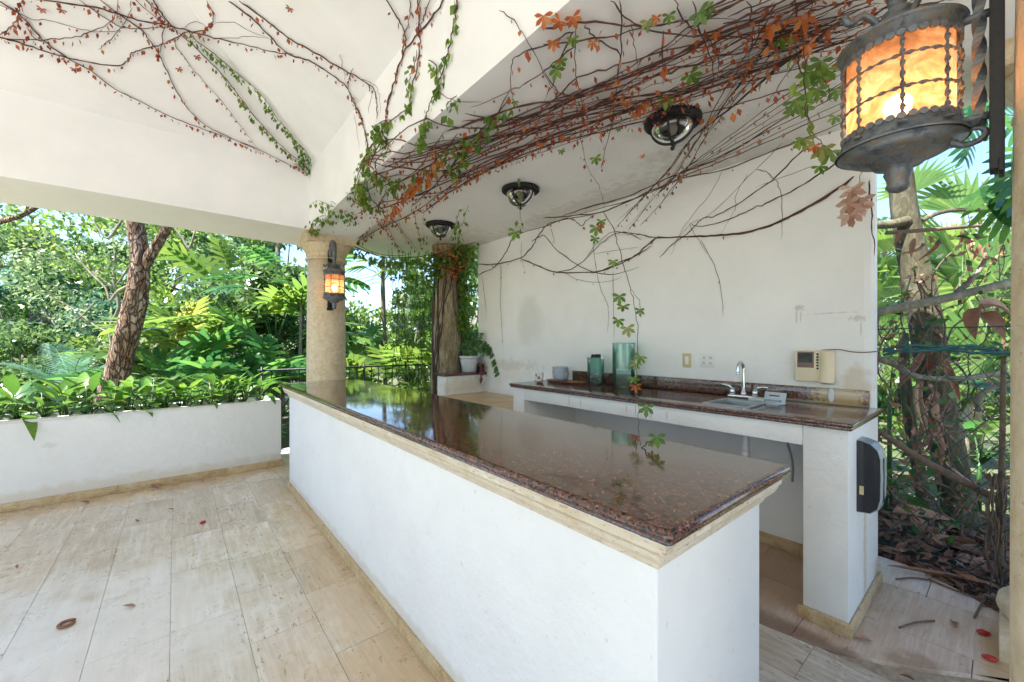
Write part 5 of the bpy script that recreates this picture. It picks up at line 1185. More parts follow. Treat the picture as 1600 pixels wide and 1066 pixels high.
for i, q in enumerate(main[:3] + main[4:7]):
    q = [(566 + 4*i, 262 + 3*(i % 3))] + q
    v.stem([(x + rb.uniform(-7, 7), y + rb.uniform(-10, 10)) for x, y in q], rb.choice([.0035, .0045, .006]), off=.014 + .004*i).leaves('leaf_red', .10, .030, jit=.03, hang=.8)
    if i % 2: v.leaves('leaf_orange', .22, .045, jit=.03)
    if i < 1: v.stem([(x + rb.uniform(-7, 7), y + rb.uniform(-8, 8)) for x, y in q[2:]], rb.choice([.003, .0045]), off=.014 + .004*i).leaves('leaf_red', .12, .04, jit=.03)
for k in range(17):
    t_ = -.3 + 1.45*(k + rb.random())/17; hi = main[3]; lo = [(520,352),(570,330),(618,318),(700,285),(780,250),(880,210),(1000,165),(1150,115),(1320,62)]
    q = [(a[0]*(1-t_) + b_[0]*t_ + rb.uniform(-12, 12), a[1]*(1-t_) + b_[1]*t_ + rb.uniform(-16, 16)) for a, b_ in zip(hi, lo)][rb.randint(0, 3):]
    v.stem(q, rb.choice([.0022, .003, .0045]), off=.012 + .03*rb.random(), wob=.012).leaves('leaf_red', .12, .030, jit=.02)
v.done()
v = Vine('lower spread of creeper stems between bundle and ceiling lamps')
for q in ([(520,352),(560,335),(618,318),(680,290),(740,262),(830,228),(930,190),(1050,150),(1170,110),(1320,62)], [(555,380),(585,340),(605,300),(650,262),(668,240),(700,200)], [(552,378),(600,352),(650,330),(700,290),(760,250),(850,214),(950,180),(1060,140),(1180,95)],
          [(580,255),(640,262),(700,262),(780,238),(870,212),(960,190),(1060,155),(1180,120),(1320,82)], [(700,278),(760,262),(850,226),(930,206),(1020,185),(1120,170),(1230,135),(1320,100)],
          [(660,330),(700,300),(760,265),(850,215),(900,195),(1000,160)], [(640,320),(680,285),(720,240),(760,200),(800,130)], [(700,200),(760,180),(830,160),(900,150),(1000,120)], [(720,185),(800,180),(900,172),(990,158)]):
    v.stem([(x + rb.uniform(-2, 2), y + rb.uniform(-2, 2)) for x, y in q], rb.choice([.004, .005, .0065]), off=.016).leaves('leaf_red', .075, .036, jit=.02)
    if rb.random() < .5: v.leaves('leaf_orange', .2, .045, jit=.02)
v.stem([(700,262),(740,215),(770,180),(800,150)], .005).leaves('leaf_vine', .012, .05, jit=.05)
v.stem([(590,290),(640,275),(690,240),(715,205)], .005).leaves('leaf_vine', .02, .05, jit=.05)
v.stem([(640,290),(665,270),(685,240)], .005).leaves('leaf_orange', .012, .055, jit=.05)
v.stem([(600,340),(632,300),(660,270)], .005).leaves('leaf_orange', .018, .055, jit=.05)
v.done()
v = Vine('tangle of fine creeper twigs over the top right ceiling')
for q in (c3((160,80),(150,300),(190,500),(180,650),(210,800),(270,900),(300,1020)), c3((370,-20),(380,170),(360,350),(330,600),(290,760),(280,830)), c3((580,130),(580,400)), c3((430,100),(440,200),(465,340)), c3((0,200),(300,160),(600,90),(940,70)),
          c3((0,120),(160,90),(400,100),(600,140),(900,160),(1180,180),(1474,190)), c3((950,-10),(700,120),(600,200),(300,380),(80,480),(0,560)), c3((150,130),(80,260),(60,350),(0,480)), c3((0,330),(70,430),(200,470)), c3((730,-20),(760,120),(800,220),(830,330),(820,430)),
          c3((640,-20),(700,90),(780,150),(850,250),(860,350)), c3((1000,-20),(1020,150),(990,300)), c3((1474,60),(1300,200),(1200,330),(1100,480)), c3((880,30),(700,140),(560,260)), c3((200,100),(260,170),(370,240),(360,350)), c3((330,-20),(420,80),(540,110),(700,60)),
          c3((1474,120),(1350,160),(1200,230),(1050,260)), c3((1474,30),(1400,90),(1300,120),(1180,160)), c2((1050,60),(1120,110),(1200,230),(1290,400),(1330,440)), c2((1400,130),(1280,190),(1130,250),(1090,330),(1100,500)), c2((1411,200),(1300,290),(1200,370),(1110,420),(900,510)),
          c3((1230,-20),(1250,120),(1290,250),(1280,420)), c3((1130,40),(1300,20),(1500,-20)), c3((1150,-10),(1050,80),(900,130)), c3((1320,-10),(1250,90),(1130,170),(1000,200))):
    v.stem(q, rb.choice([.0025, .0035, .0045]), off=.02).leaves('leaf_red', .12, .030, jit=.02)
    if rb.random() < .35: v.leaves('leaf_orange', .35, .04, jit=.03)
for k in range(26):
    x = rb.uniform(1020, 1400); y = rb.uniform(-10, 90) ; a = rb.uniform(-.5, .4); l = rb.uniform(60, 190)
    v.stem([(x, y), (x + l*.5*math.cos(a) , y - l*.25 + rb.uniform(-10, 10)), (x + l*math.cos(a), y - l*.45*math.cos(a))], rb.choice([.002, .003, .005]), off=.03).leaves('leaf_red', .16, .028, jit=.02)
for x, y, m_, L_ in ((857, 30, 'leaf_orange', .10), (895, 15, 'leaf_orange', .09), (875, 22, 'leaf_orange', .09), (1203, 30, 'leaf_orange', .12), (1255, 15, 'leaf_orange', .12), (1240, 44, 'leaf_orange', .09), (1262, 70, 'leaf_orange', .07), (926, 55, 'leaf_orange', .07), (1012, 22, 'leaf_yellow', .08), (1026, 15, 'leaf_orange', .06), (870, 98, 'leaf_vine', .11), (875, 85, 'leaf_vine', .08), (895, 50, 'leaf_vine', .07),
                     (1078, 108, 'leaf_vine', .13), (1040, 145, 'leaf_vine', .12), (1092, 8, 'leaf_vine', .11), (1104, 2, 'leaf_vine', .08), (1218, 50, 'leaf_vine', .12), (1003, 155, 'leaf_orange', .12), (930, 240, 'leaf_vine', .11), (967, 193, 'leaf_vine', .05), (877, 228, 'leaf_vine', .07), (1005, 238, 'leaf_orange', .05), (805, 150, 'leaf_vine', .06), (560, 222, 'leaf_vine', .0) , (1045, 12, 'leaf_vine', .07), (865, 55, 'leaf_orange', .08), (1120, 40, 'leaf_orange', .07), (1170, 90, 'leaf_orange', .06), (980, 150, 'leaf_orange', .07)):
    if L_: v.big(x, y, m_, L_*.55)
v.done()
v = Vine('fan of fine brown stems running past the nearest ceiling lamp')
for k in range(9):
    e = rb.uniform(-14, 14); f_ = rb.uniform(-25, 40)
    v.stem([(1240 + f_*1.5, 20 + f_*.6), (1190 + f_, 80 + f_*.3), (1130 + f_*.6, 160 + e*.5), (1095 + e, 210), (1062 + e*1.2, 262 + e*.3), (1020 + e*1.6, 312 + e*.3), (985 + e*2, 350 + rb.uniform(-6, 10))], rb.choice([.002, .003, .004]), off=.02, m_='vine_dark').leaves('leaf_dry', .16, .03)
for k in range(6):
    f_ = rb.uniform(-20, 40); v.stem([(1330, 70 + k*16), (1250, 128 + k*12), (1180, 180 + k*8), (1110, 232 + k*4), (1060, 270), (1030, 300)], rb.choice([.0022, .003]), off=.02, m_='vine_dark').leaves('leaf_dry', .15, .035)
v.done()
v = Vine('long brown creeper stems sweeping down across the bar wall')
for q, r_ in ((c3((100,1050),(250,1000),(400,960),(600,870),(800,790),(950,720),(1100,620),(1474,400)), .006), (c3((0,1063),(150,1050),(300,1030),(500,940),(700,860),(900,820),(1200,700),(1474,590)), .006), (c3((120,1058),(450,965),(700,850),(900,770),(1200,640),(1474,520)), .0045),
              (c4((1390,235),(1250,350),(1100,430),(1000,480),(850,525),(700,540),(600,545),(450,550),(400,555),(300,640)) + [(975,408),(945,422),(925,427)], .009), (c5((90,237),(180,238),(310,205),(370,150),(400,100),(440,40),(480,20),(560,0),(700,-20)), .007), (c5((90,305),(180,250),(240,170),(270,110),(330,70),(440,40),(540,0),(590,5),(630,35),(660,5),(700,-20)), .006),
              (c5((310,205),(400,250),(500,285),(650,287),(750,275),(850,235),(933,190),(1000,150)), .007), (c5((370,120),(410,95),(440,90),(500,160),(600,240),(700,285),(800,297),(933,260)), .005), (c5((500,285),(600,260),(700,170),(780,90),(850,70),(933,85),(1000,110)), .0045),
              (c4((1240,100),(1130,105),(1000,240),(900,310),(780,390),(680,440),(630,460),(560,530),(480,590),(420,650)), .005), (c4((1350,130),(1200,235),(1070,310),(950,370),(850,425),(720,475),(620,495),(580,480)), .005), (c4((330,560),(250,520),(180,515),(120,560),(60,640)), .004), (c4((430,555),(350,540),(290,520),(220,515)), .004),
              (c4((1474,266),(1476,360),(1485,500),(1500,640)), .005), (c4((1040,60),(900,200),(700,400),(560,500),(440,640)), .002), (c4((740,200),(660,340),(560,460),(480,640)), .002), (c4((900,200),(960,215),(1010,270),(1030,360),(1032,560)), .0028), (c4((860,220),(800,330),(800,400),(730,530)), .002), (c4((570,480),(610,550),(665,635)), .002), (c4((1190,180),(1000,250),(900,290)), .002)):
    v.stem(q, r_, off=.016)
    if r_ > .0055: v.leaves('leaf_dry', .3, .03)
v.done()
v = Vine('thin dry tendrils hanging down the bar wall')
for q in (c5((210,240),(212,330),(208,420),(215,560),(222,680)), c5((115,310),(125,400),(138,505)), c5((690,130),(705,250),(730,370),(765,450),(772,520),(765,600)), c5((320,120),(315,190),(340,290)), c5((550,290),(600,320),(700,338),(790,330),(840,310)), [(1095,375),(1112,405),(1122,430),(1128,460),(1131,495)], c5((470,50),(485,100),(490,140)), c5((700,190),(820,170),(933,155)),
          c5((795,280),(797,420),(800,560),(800,640))):
    v.stem(q, .0022, off=.008, wob=.003, m_='vine_dark').leaves('leaf_dry', .2, .02)
v.done()
# free hanging strands in front of the counter
pl2 = lambda xx: (lambda x, y: on_x(x, y, xx))
v = Vine('free hanging creeper strand with green leaves before the counter')
p20 = pl2(2.25)
v.stem([(940,330),(958,356),(966,385),(975,415),(984,450),(994,490),(997,540),(996,600),(998,650),(999,690)], .0028, plane=p20, m_='vine_dark')
v.stem([(984,450),(998,470),(1001,495)], .002, plane=p20)
for x, y, m_, L_ in ((958, 408, 'leaf_vine', .05), (968, 462, 'leaf_vine', .07), (974, 478, 'leaf_vine', .06), (966, 500, 'leaf_vine', .06), (980, 512, 'leaf_yellow', .07), (1000, 484, 'leaf_vine', .05), (1001, 557, 'leaf_vine', .06), (994, 568, 'leaf_yellow', .05), (990, 590, 'leaf_vine', .05), (993, 603, 'leaf_orange', .05), (1010, 635, 'leaf_vine', .075), (932, 355, 'leaf_vine', .07), (940, 345, 'leaf_vine', .05), (930, 372, 'leaf_vine', .05), (805, 362, 'leaf_vine', .085), (938, 352, 'leaf_red', .04)):
    v.big(x, y, m_, L_, plane=p20)
v.stem([(998,705),(1010,694),(1022,688)], .003, plane=pl2(1.45)).big(1026, 682, 'leaf_vine', .05, plane=pl2(1.45)).big(1018, 690, 'leaf_yellow', .03, plane=pl2(1.45))
v.stem([(999,690),(1000,705)], .002, plane=pl2(1.5))
v.done()
v = Vine('thin vertical creeper tails hanging past the ceiling lamps')
for q, xx in (([(658,270),(660,330),(661,360)], 2.1), ([(735,262),(722,310),(712,350),(700,380)], 2.3), ([(752,262),(735,310),(720,360)], 2.3), ([(808,205),(809,250),(810,290),(812,330),(817,355)], 2.25), ([(650,310),(658,340),(664,380)], 2.5), ([(700,300),(716,345),(718,375)], 2.5), ([(1240,60),(1252,110),(1258,160),(1262,200)], 1.6)):
    v.stem(q, .0025, plane=pl2(xx), m_='vine_dark').leaves('leaf_vine', .05, .045, jit=.02)
for q in ([(660,320),(662,345),(662,368)], [(716,340),(714,362),(716,380)]): v.stem(q, .002, plane=pl2(2.5)).leaves('leaf_vine', .012, .055, jit=.03)
v.done()
v = Vine('drooping five fingered green creeper spray beside the big lantern')
pn = lambda x, y: at_depth(x, 1.75, EYE - (y - HOR)/F_PX*1.75)
v.stem([(1245,-10),(1252,50),(1257,110),(1262,170),(1268,215),(1280,240)], .003, plane=pn).stem([(1280,95),(1290,130),(1300,160)], .002, plane=pn).stem([(1262,200),(1285,225),(1310,240)], .002, plane=pn)
for x, y, m_, L_ in ((1283, 95, 'leaf_vine', .10), (1292, 108, 'leaf_lime', .11), (1268, 112, 'leaf_vine', .11), (1285, 120, 'leaf_lime', .08), (1278, 140, 'leaf_vine', .09), (1255, 148, 'leaf_vine', .10), (1242, 158, 'leaf_lime', .10), (1262, 165, 'leaf_vine', .08), (1236, 172, 'leaf_lime', .06), (1305, 182, 'leaf_lime', .06), (1258, 218, 'leaf_yellow', .09), (1248, 222, 'leaf_vine', .06), (1272, 228, 'leaf_orange', .06), (1285, 232, 'leaf_yellow', .10), (1298, 236, 'leaf_vine', .10), (1280, 260, 'leaf_vine', .07), (1262, 70, 'leaf_orange', .07), (1212, 64, 'leaf_lime', .0), (1306, 140, 'leaf_lime', .08)):
    if L_: v.big(x, y, m_, L_*.62, plane=pn)
v.done()
v = Vine('cluster of papery dry pink leaves by the wall end')
pn2 = lambda x, y: at_depth(x, 2.1, EYE - (y - HOR)/F_PX*2.1)
v.stem([(1352,240),(1345,270),(1336,300),(1332,330)], .002, plane=pn2)
for x, y in ((1330, 300), (1336, 310), (1342, 322), (1324, 318), (1334, 332), (1346, 312), (1332, 292), (1328, 336)): v.big(x, y, 'leaf_pink_dry', .075, plane=pn2)
v.done()
v = Vine('dark creeper stem looping round the far edge of the ceiling')
v.stem([(545,382),(570,392),(600,402),(640,402),(680,398),(710,388),(745,378)], .007, plane=lambda x, y: at_depth(x, 5.6, EYE - (y - HOR)/F_PX*5.6), m_='vine_dark').leaves('leaf_vine', .016, .07, jit=.08)
v.stem([(550,378),(585,395),(620,400),(645,396)], .005, plane=lambda x, y: at_depth(x, 5.5, EYE - (y - HOR)/F_PX*5.5), m_='vine_dark').leaves('leaf_mid', .02, .08, jit=.10)
for q in (c6((330,740),(430,880),(470,960)), c6((360,720),(440,880),(520,960)), c6((120,560),(300,700),(440,730)), c6((0,600),(120,650),(280,720)), c6((560,640),(590,780),(620,900)), c6((420,710),(520,860),(590,940)), c6((0,710),(100,750),(200,800))):
    v.stem(q, .003, off=.02).leaves('leaf_red', .08, .034)
v.done()

# ------------------------------------------------------------------ right gap: trunk, chain link fence, palm, litter
gt_ = empty('grey_trunk_tree', (4.6, .52, -.1), label='mottled olive leaning trunk behind the green wire fence', cat='tree')
def at(px, py, D): return at_depth(px, D, EYE - (py - HOR)/F_PX*D)
pts, rad = px_tube([(1512, 880, 70), (1500, 800, 62), (1480, 700, 60), (1460, 600, 58), (1445, 500, 58), (1430, 420, 52), (1415, 340, 46), (1405, 260, 40), (1395, 200, 38)], 3.25)
rough_tube(rel(gt_, pts), rad, 22, 8, .05, 4).build('trunk', M['bark_olive'], gt_)
for sp_ in ([(1418, 345, 22), (1395, 350, 18), (1375, 352, 16), (1350, 352, 12)], [(1440, 345, 10), (1470, 332, 10), (1510, 328, 9), (1580, 330, 8)]):
    pts, rad = px_tube(sp_, 3.2); rough_tube(rel(gt_, pts), rad, 10, 5, .08, 6).build('branch', M['bark_olive'], gt_)
st_ = empty('slim_trunk', at(1450, 850, 3.3), label='slimmer dark trunk left of the grey leaning one', cat='tree')
pts, rad = px_tube([(1452, 860, 26), (1440, 760, 24), (1425, 680, 22), (1415, 600, 20), (1412, 520, 16)], 3.25); rough_tube(rel(st_, pts), rad, 12, 6, .08, 6).build('trunk', M['bark_olive'], st_)
def stick(name, sp_, D, label, m_='twig'):
    pts, rad = px_tube(sp_, D if not isinstance(D, tuple) else 1.0)
    if isinstance(D, tuple): pts = [at(x, y, d) for (x, y, w), d in zip(sp_, np.linspace(D[0], D[1], len(sp_)))]; rad = [w/2/F_PX*d for (x, y, w), d in zip(sp_, np.linspace(D[0], D[1], len(sp_)))]
    o0 = pts[0].copy(); mb = rough_tube([p - o0 for p in pts], rad, 10, 5, .1, 8); o = mb.build(name, M[m_]); o.location = o0; tag(o, label, 'branch'); return o
stick('fallen_branch', [(1372, 672, 8), (1430, 712, 10), (1490, 745, 11), (1562, 782, 12)], (2.75, 2.5), 'broken stick slanting across the lower fence')
stick('dry_branch', [(1370, 488, 12), (1420, 478, 13), (1480, 466, 13), (1575, 442, 12)], (2.9, 2.75), 'grey dry branch lying across the fence top', 'bark_grey')
stick('dry_branch', [(1385, 364, 6), (1440, 360, 6), (1500, 355, 6), (1545, 352, 4)], (2.9, 2.85), 'thin dry branch hung with shrivelled brown leaves')
stick('dry_branch', [(1495, 458, 9), (1515, 440, 8), (1535, 415, 7), (1540, 395, 3)], (2.9, 2.85), 'short upright broken twig above the dry branch', 'bark_grey')
stick('dry_branch', [(1370, 560, 10), (1400, 570, 10), (1430, 588, 9), (1500, 592, 8), (1570, 580, 7)], (2.95, 2.8), 'curved brown branch in the middle of the fence', 'bark_grey')
stick('dry_branch', [(1530, 640, 9), (1528, 625, 9), (1545, 608, 8), (1575, 598, 8)], (2.8, 2.7), 'hooked brown branch at the right of the fence', 'bark_grey')
stick('rusty_pole', [(1564, 900, 7), (1562, 800, 8), (1566, 700, 7), (1568, 560, 6)], (2.45, 2.45), 'thin reddish brown stem standing at the fence right edge', 'twig')
# dry hanging leaves on the thin branch
dl = empty('dry_leaf_cluster', at(1440, 362, 2.88), label='row of shrivelled brown leaves hanging from the thin branch', cat='leaves')
for x, y, s in ((1430,372,1),(1440,380,1.1),(1462,378,1),(1468,372,.9),(1500,362,.9),(1512,372,.9),(1518,380,1),(1530,382,.8),(1542,384,.9),(1410,362,.8),(1450,368,.8)):
    me = mesh_of(blade(.10, .035, random.uniform(.3, 1.5), 1.2, 5), 'leaf', M['leaf_dry']); p = at(x, y, 2.86) - dl.location
    obj('leaf', me, dl, p, (R(-80) + random.uniform(-.4, .4), random.uniform(-.5, .5), random.uniform(-3, 3)), (s, s*1.1, s))
db = empty('dead_leaf', at(1530, 480, 2.75), label='big curled rust brown dead leaf caught on the fence', cat='leaf')
for k, (dx, dy) in enumerate(((0, 0), (.03, -.04), (-.04, .02), (.05, .03))):
    me = mesh_of(blade(.20, .10, .6, .7, 6), 'lobe', M['leaf_dry']); obj('lobe', me, db, (dx, 0, dy), (R(-50) + k*.4, .3*k, 1 + k*1.2))
# chain link fence from the wall end to the near column side
FA, FB = Vector((3.86, .66, 0)), Vector((3.55, -.55, 0)); FA.x += .12; FB.x += .12
cf = empty('wire_fence', ((FA + FB)/2).to_tuple(), label='green chain link fence in the gap at the right', cat='fence')
fd = (FB - FA); fl_ = fd.length; fd.normalize(); fc0 = (FA + FB)/2; mb = MB(); step = .062; zt_ = 1.62; zb_ = .05
def fp(s, z): 
    b_ = .02*math.sin(s*5 + z*3) + .015*math.sin(z*7); return (FA + fd*s + Vector((b_, 0, z))) - fc0
k = -int(zt_/step)
mesh_w = MB()
for s0 in np.arange(-zt_, fl_ + zt_, step*1.5):
    for sg in (1, -1):
        P = []; 
        for q in np.arange(0, zt_ - zb_ + .001, step):
            s = s0 + sg*q*.75 + (0 if sg > 0 else 0)
            if 0 <= s <= fl_: P.append(fp(s, zb_ + q + .006*math.sin(q*50)))
            elif P: break
        if len(P) > 1: mesh_w.tube(P, .0021, 4)
o = mesh_w.build('chain_mesh', M['green_wire'], cf); o['kind'] = 'stuff'
for z in (.05, 1.60): mb = MB(); mb.tube([fp(s, z + .0) for s in np.linspace(0, fl_, 12)], .004, 5); mb.build('tension_wire', M['green_wire'], cf)
mb = MB(); P = [fp(s, 1.42 + .05*math.sin(s*4)) for s in np.linspace(.1, fl_, 14)]
for r_ in range(5): mb.tube([p + Vector((random.uniform(-.02, .02), 0, random.uniform(-.03, .03))) for p in P], .008, 5)
mb.build('twisted_netting', simple('teal_netting', (.05,.16,.16), .5), cf)

# fan palm and feather palm in the gap
def fan_leaf(R0=.9, n=17, spread=2.6):
    mb = MB()
    for k in range(n):
        a = -spread/2 + spread*k/(n-1); d = V3((math.sin(a), math.cos(a), 0)); s = V3((math.cos(a), -math.sin(a), 0)); l = R0*(1 - .12*abs(a)); w = R0*spread/n*.30
        p0 = V3((0, 0, 0)); p1 = d*l*.5 + V3((0, 0, -.02*l)); p2 = d*l + V3((0, 0, -.16*l)); z = V3((0, 0, .35*w))
        mb.add([p0, p1 - s*w + z, p1, p1 + s*w + z, p2], [(0,1,2), (0,2,3), (1,4,2), (2,4,3)], 0, False)
    return mb
fp_ = empty('fan_palm', at_depth(1500, 4.4, -.1), label='bright green fan palm beyond the fence in the right gap', cat='palm'); fm = mesh_of(fan_leaf(1.05), 'leaf', M['leaf_lime'])
mb = MB(); mb.tube([(0, 0, 0), (0, 0, .9)], [.08, .06], 8); mb.build('trunk', M['bark_old'], fp_)
for px, py, D, rx, ry, rz, s in ((1505, 335, 4.6, 70, 8, -20, .75), (1500, 420, 4.3, 40, 70, 10, .95), (1560, 440, 4.3, 55, -50, -20, .95), (1470, 520, 4.6, 60, 100, -10, .8), (1540, 560, 4.1, 60, -80, 0, .8), (1430, 300, 4.8, 65, -10, -50, .55), (1395, 610, 4.2, 70, 70, -30, .6)):
    p = at(px, py, D) - fp_.location; o = obj('leaf', fm, fp_, p, (R(rx), R(ry), R(rz) - YAW), (s, s, s)); mb = MB(); mb.tube([p, p*.5 + Vector((0, 0, .35)), Vector((0, 0, .85))], .012, 6); mb.build('petiole', M['leaf_lime'], fp_)
b = at_depth(1520, 5.6); 
ff = mesh_of(palm_frond(1.9, 34, .055, .8, .15, .2), 'frond', M['leaf_lime']); gp = empty('feather_palm', (b.x, b.y, -.1), label='feathery palm with long comb like fronds behind the fan palm', cat='palm')
mb = MB(); mb.tube([(0, 0, 0), (0, 0, 1.2)], [.1, .07], 8); mb.build('trunk', M['bark_old'], gp)
for px, py, rx, ry, rz, s in ((1600, 470, 10, 75, 75, 1.0), (1590, 400, 5, 60, 80, .9), (1600, 560, -10, 80, 85, .9), (1480, 600, 10, 60, -70, .8)):
    p = at(px, py, 5.4) - gp.location; obj('frond', ff, gp, p, (R(rx), R(ry), R(rz) - YAW), (s, s, s))
# broad leaves low behind the fence
BL = [mesh_of(blade(.62, .20, .3, .2, 7), 'leaf', M['leaf_big']), mesh_of(blade(.62, .22, .5, .2, 7), 'leaf', M['leaf_lime']), mesh_of(blade(.5, .22, .3, .15, 7), 'leaf', M['leaf_lime'])]
for px, D, z, lab, n_ in ((1385, 3.55, .15, 'broad leaved dark plant against the end of the bar wall', 9), (1440, 3.9, .35, 'broad leaved plant around the slim trunk', 9), (1530, 3.7, .4, 'broad leaved plant at the right of the fence', 8), (1490, 4.6, .0, 'low broad leaved plant behind the grey trunk', 9), (1390, 3.7, 1.0, 'high broad leaves beside the upper wall end', 6)):
    b = at_depth(px, D); t = plant('broad_leaf_plant', (b.x, b.y, z), BL, n_, .35, .4, lab, 'plant', 'broad leaved plants behind the wire fence', tilt=(.3, 1.4), sc=(.55, .9))
    mb = MB(); mb.tube([(0, 0, -z - .2), (0, 0, .1)], .018, 6); mb.build('stem', M['leaf_dark'], t)
for px, D, py, lab in ((1540, 2.9, 215, 'swiss cheese leaves hanging behind the big lantern'), (1520, 3.1, 165, 'green lobed leaves high behind the lantern'), (1558, 2.6, 285, 'single green leaves beside the lantern backplate')):
    t = empty('monstera_vine', at(px, py - 40, D), label=lab, cat='plant', group='monstera vines behind the big lantern')
    mb = MB(); mb.tube([(0, 0, .6), (0, 0, 0), (.02, 0, -.2)], .012, 6); mb.build('stem', M['leaf_mid'], t)
    for k in range(4): obj('leaf', LB[1], t, (random.uniform(-.12, .12), random.uniform(-.12, .12), random.uniform(-.2, .1)), (R(-60) + random.uniform(-.4, .4), random.uniform(-.4, .4), -YAW + PI + random.uniform(-.6, .6)), [random.uniform(.45, .62)]*3)
# creeper tangle and dry fronds round the trunks
ft = empty('fence_creeper', at(1440, 560, 3.0), label='tangle of thin creepers and shrivelled leaves climbing the wire fence', cat='vine'); mb = MB(); cs = []; rr = random.Random(15)
for k in range(46):
    x = rr.uniform(1372, 1568); y = rr.uniform(430, 860); P = []; a = rr.uniform(-2.6, -.5); D_ = rr.uniform(2.75, 3.1)
    for j in range(rr.randint(4, 9)): P.append(at(x, y, D_) - ft.location); x += 26*math.cos(a); y += 26*math.sin(a); a += rr.uniform(-.6, .6); x = min(max(x, 1372), 1569)
    mb.tube(smooth_path(P, 3), rr.choice([.0025, .004, .006]), 4); cs += P
mb.build('stems', M['twig'], ft)['kind'] = 'stuff'
V, F = leaves_np(cs, [[.07]*3]*len(cs), 520, .055, np.random.default_rng(3), flat=1, asp=.45); o = obj('dry_leaves', np_mesh('dry_leaves', V, F, M['leaf_dry']), ft); o['kind'] = 'stuff'
V, F = leaves_np(cs, [[.08]*3]*len(cs), 260, .07, np.random.default_rng(4), flat=1, asp=.5); o = obj('green_leaves', np_mesh('green_leaves', V, F, M['leaf_dark']), ft); o['kind'] = 'stuff'
df_ = empty('dead_frond_skirt', at(1465, 640, 3.05), label='hanging brown dead fronds wrapped round the olive trunk', cat='fronds')
for k in range(16):
    me = mesh_of(blade(rr.uniform(.22, .42), .05, rr.uniform(.2, .8), 1.0, 6), 'frond', M['leaf_dry']); p = at(1465 + rr.uniform(-38, 38), 590 + rr.uniform(-60, 100), 3.02 + rr.uniform(-.05, .05)) - df_.location
    obj('frond', me, df_, p, (R(-85) + rr.uniform(-.35, .35), rr.uniform(-.4, .4), rr.uniform(-3, 3)))
for px, D_, H_, W_, mk, lab in ((1400, 8.0, 1.7, .9, 'leaf_lime', 'low sunlit lime shrub behind the slim trunk'), (1500, 8.8, 1.5, 1.0, 'leaf_pale', 'low pale shrub on the lawn behind the olive trunk'), (1580, 8.0, 1.8, .9, 'leaf_lime', 'low lime shrub behind the right hand column')):
    b = at_depth(px, D_); tree('understorey_shrub', (b.x, b.y, -.1), H_, W_, 1700, .14, M[mk], lab, 'shrub', None, .03, seed=int(px), low=.05, clumps=22)
gi = tree('understorey_shrub', (5.6, 1.3, -.1), 2.6, .8, 2200, .13, M['leaf_lime'], 'leafy green shrub right behind the wall end', 'shrub', None, .04, seed=92, low=.1, clumps=24)
# litter bed
rng = np.random.default_rng(77); n = 4200; xx = rng.uniform(3.45, 5.2, n); yy = rng.uniform(-.9, 1.2, n)
keep = [(x > (3.82 if y > .5 else 3.82 - .32*((.5-y)/.5)**1.6 if y > -.1 else 3.5)) for x, y in zip(xx, yy)]; xx = xx[keep]; yy = yy[keep]; n = len(xx)
P = np.stack([xx, yy, rng.uniform(-.03, .07, n)*np.clip((xx-3.4)/.4, .3, 1.4)], 1); V = []; F = []
u = rng.normal(size=(n, 3))*np.array([1, 1, .25]); u /= np.linalg.norm(u, axis=1)[:, None]; w = np.cross(u, rng.normal(size=(n, 3))*np.array([.3, .3, 1])); w /= np.linalg.norm(w, axis=1)[:, None]; s = rng.uniform(.03, .12, n)
V = np.stack([P, P + u*(s*.5)[:, None] + w*(s*.22)[:, None], P + u*s[:, None], P + u*(s*.5)[:, None] - w*(s*.22)[:, None]], 1).reshape(-1, 3); o = obj('leaf_litter', np_mesh('leaf_litter', V, np.arange(4*n).reshape(-1, 4), M['leaf_dry'])); tag(o, 'bed of dry brown leaf litter behind the landing', 'leaf litter', kind='stuff')
mb = MB(); mb.box(3.50, -.9, -.3, 5.6, 1.4, -.02); tag(mb.build('soil_bed', M['soil']), kind='structure')
# large dead fronds on the litter
for i, (px, py, L_, W_, rz, lab) in enumerate(((1395, 800, .6, .13, -120, 'long rust brown dead leaf leaning against the fence'), (1430, 830, .55, .16, -100, 'broad rust brown dead leaf below the slim trunk'), (1455, 850, .5, .13, -115, 'dead brown leaf lying on the litter'), (1530, 850, .22, .12, 10, 'upright curled brown leaf by the right column'), (1558, 880, .2, .1, 40, 'small orange brown leaf at the column base'))):
    me = mesh_of(blade(L_, W_, -.1, .8, 8), 'dead_leaf', M['dead_leaf']); p = at(px, py, 2.85); o = obj('dead_leaf', me, None, p, (R(-18), R(20), R(rz)), None); tag(o, lab, 'leaf')
me = mesh_of(blade(.75, .045, .02, 1.0, 10), 'dead_palm_spathe', M['dead_leaf']); p0 = Vector((3.62, .50, .035)); o = obj('dead_palm_spathe', me, None, p0, (0, 0, R(-158))); tag(o, 'long orange brown palm sheath lying on the landing', 'palm sheath')
def floor_at(px, py, z=.0): r = ray(px, py); t = (z - EYE)/r.z; return Vector((r.x*t, r.y*t, z))
for k, (pp, lab) in enumerate((([(1400, 905), (1425, 903), (1450, 906)], 'short dark twig at the landing rim'), ([(1405, 981), (1430, 973), (1460, 970)], 'bent thin twig lying on the landing'), ([(1522, 965), (1530, 950), (1545, 925), (1555, 895)], 'dry root like twig by the column base'), ([(1450, 905), (1500, 925), (1560, 945)], 'long brown twig lying along the litter edge'))):
    mb = MB(); P = smooth_path([floor_at(x, y, .016 + .004*(i % 2)) for i, (x, y) in enumerate(pp)], 4); o0 = P[0].copy(); mb.tube([p - o0 for p in P], .005, 6); o = mb.build('twig', M['twig']); o.location = o0; tag(o, lab, 'twig')
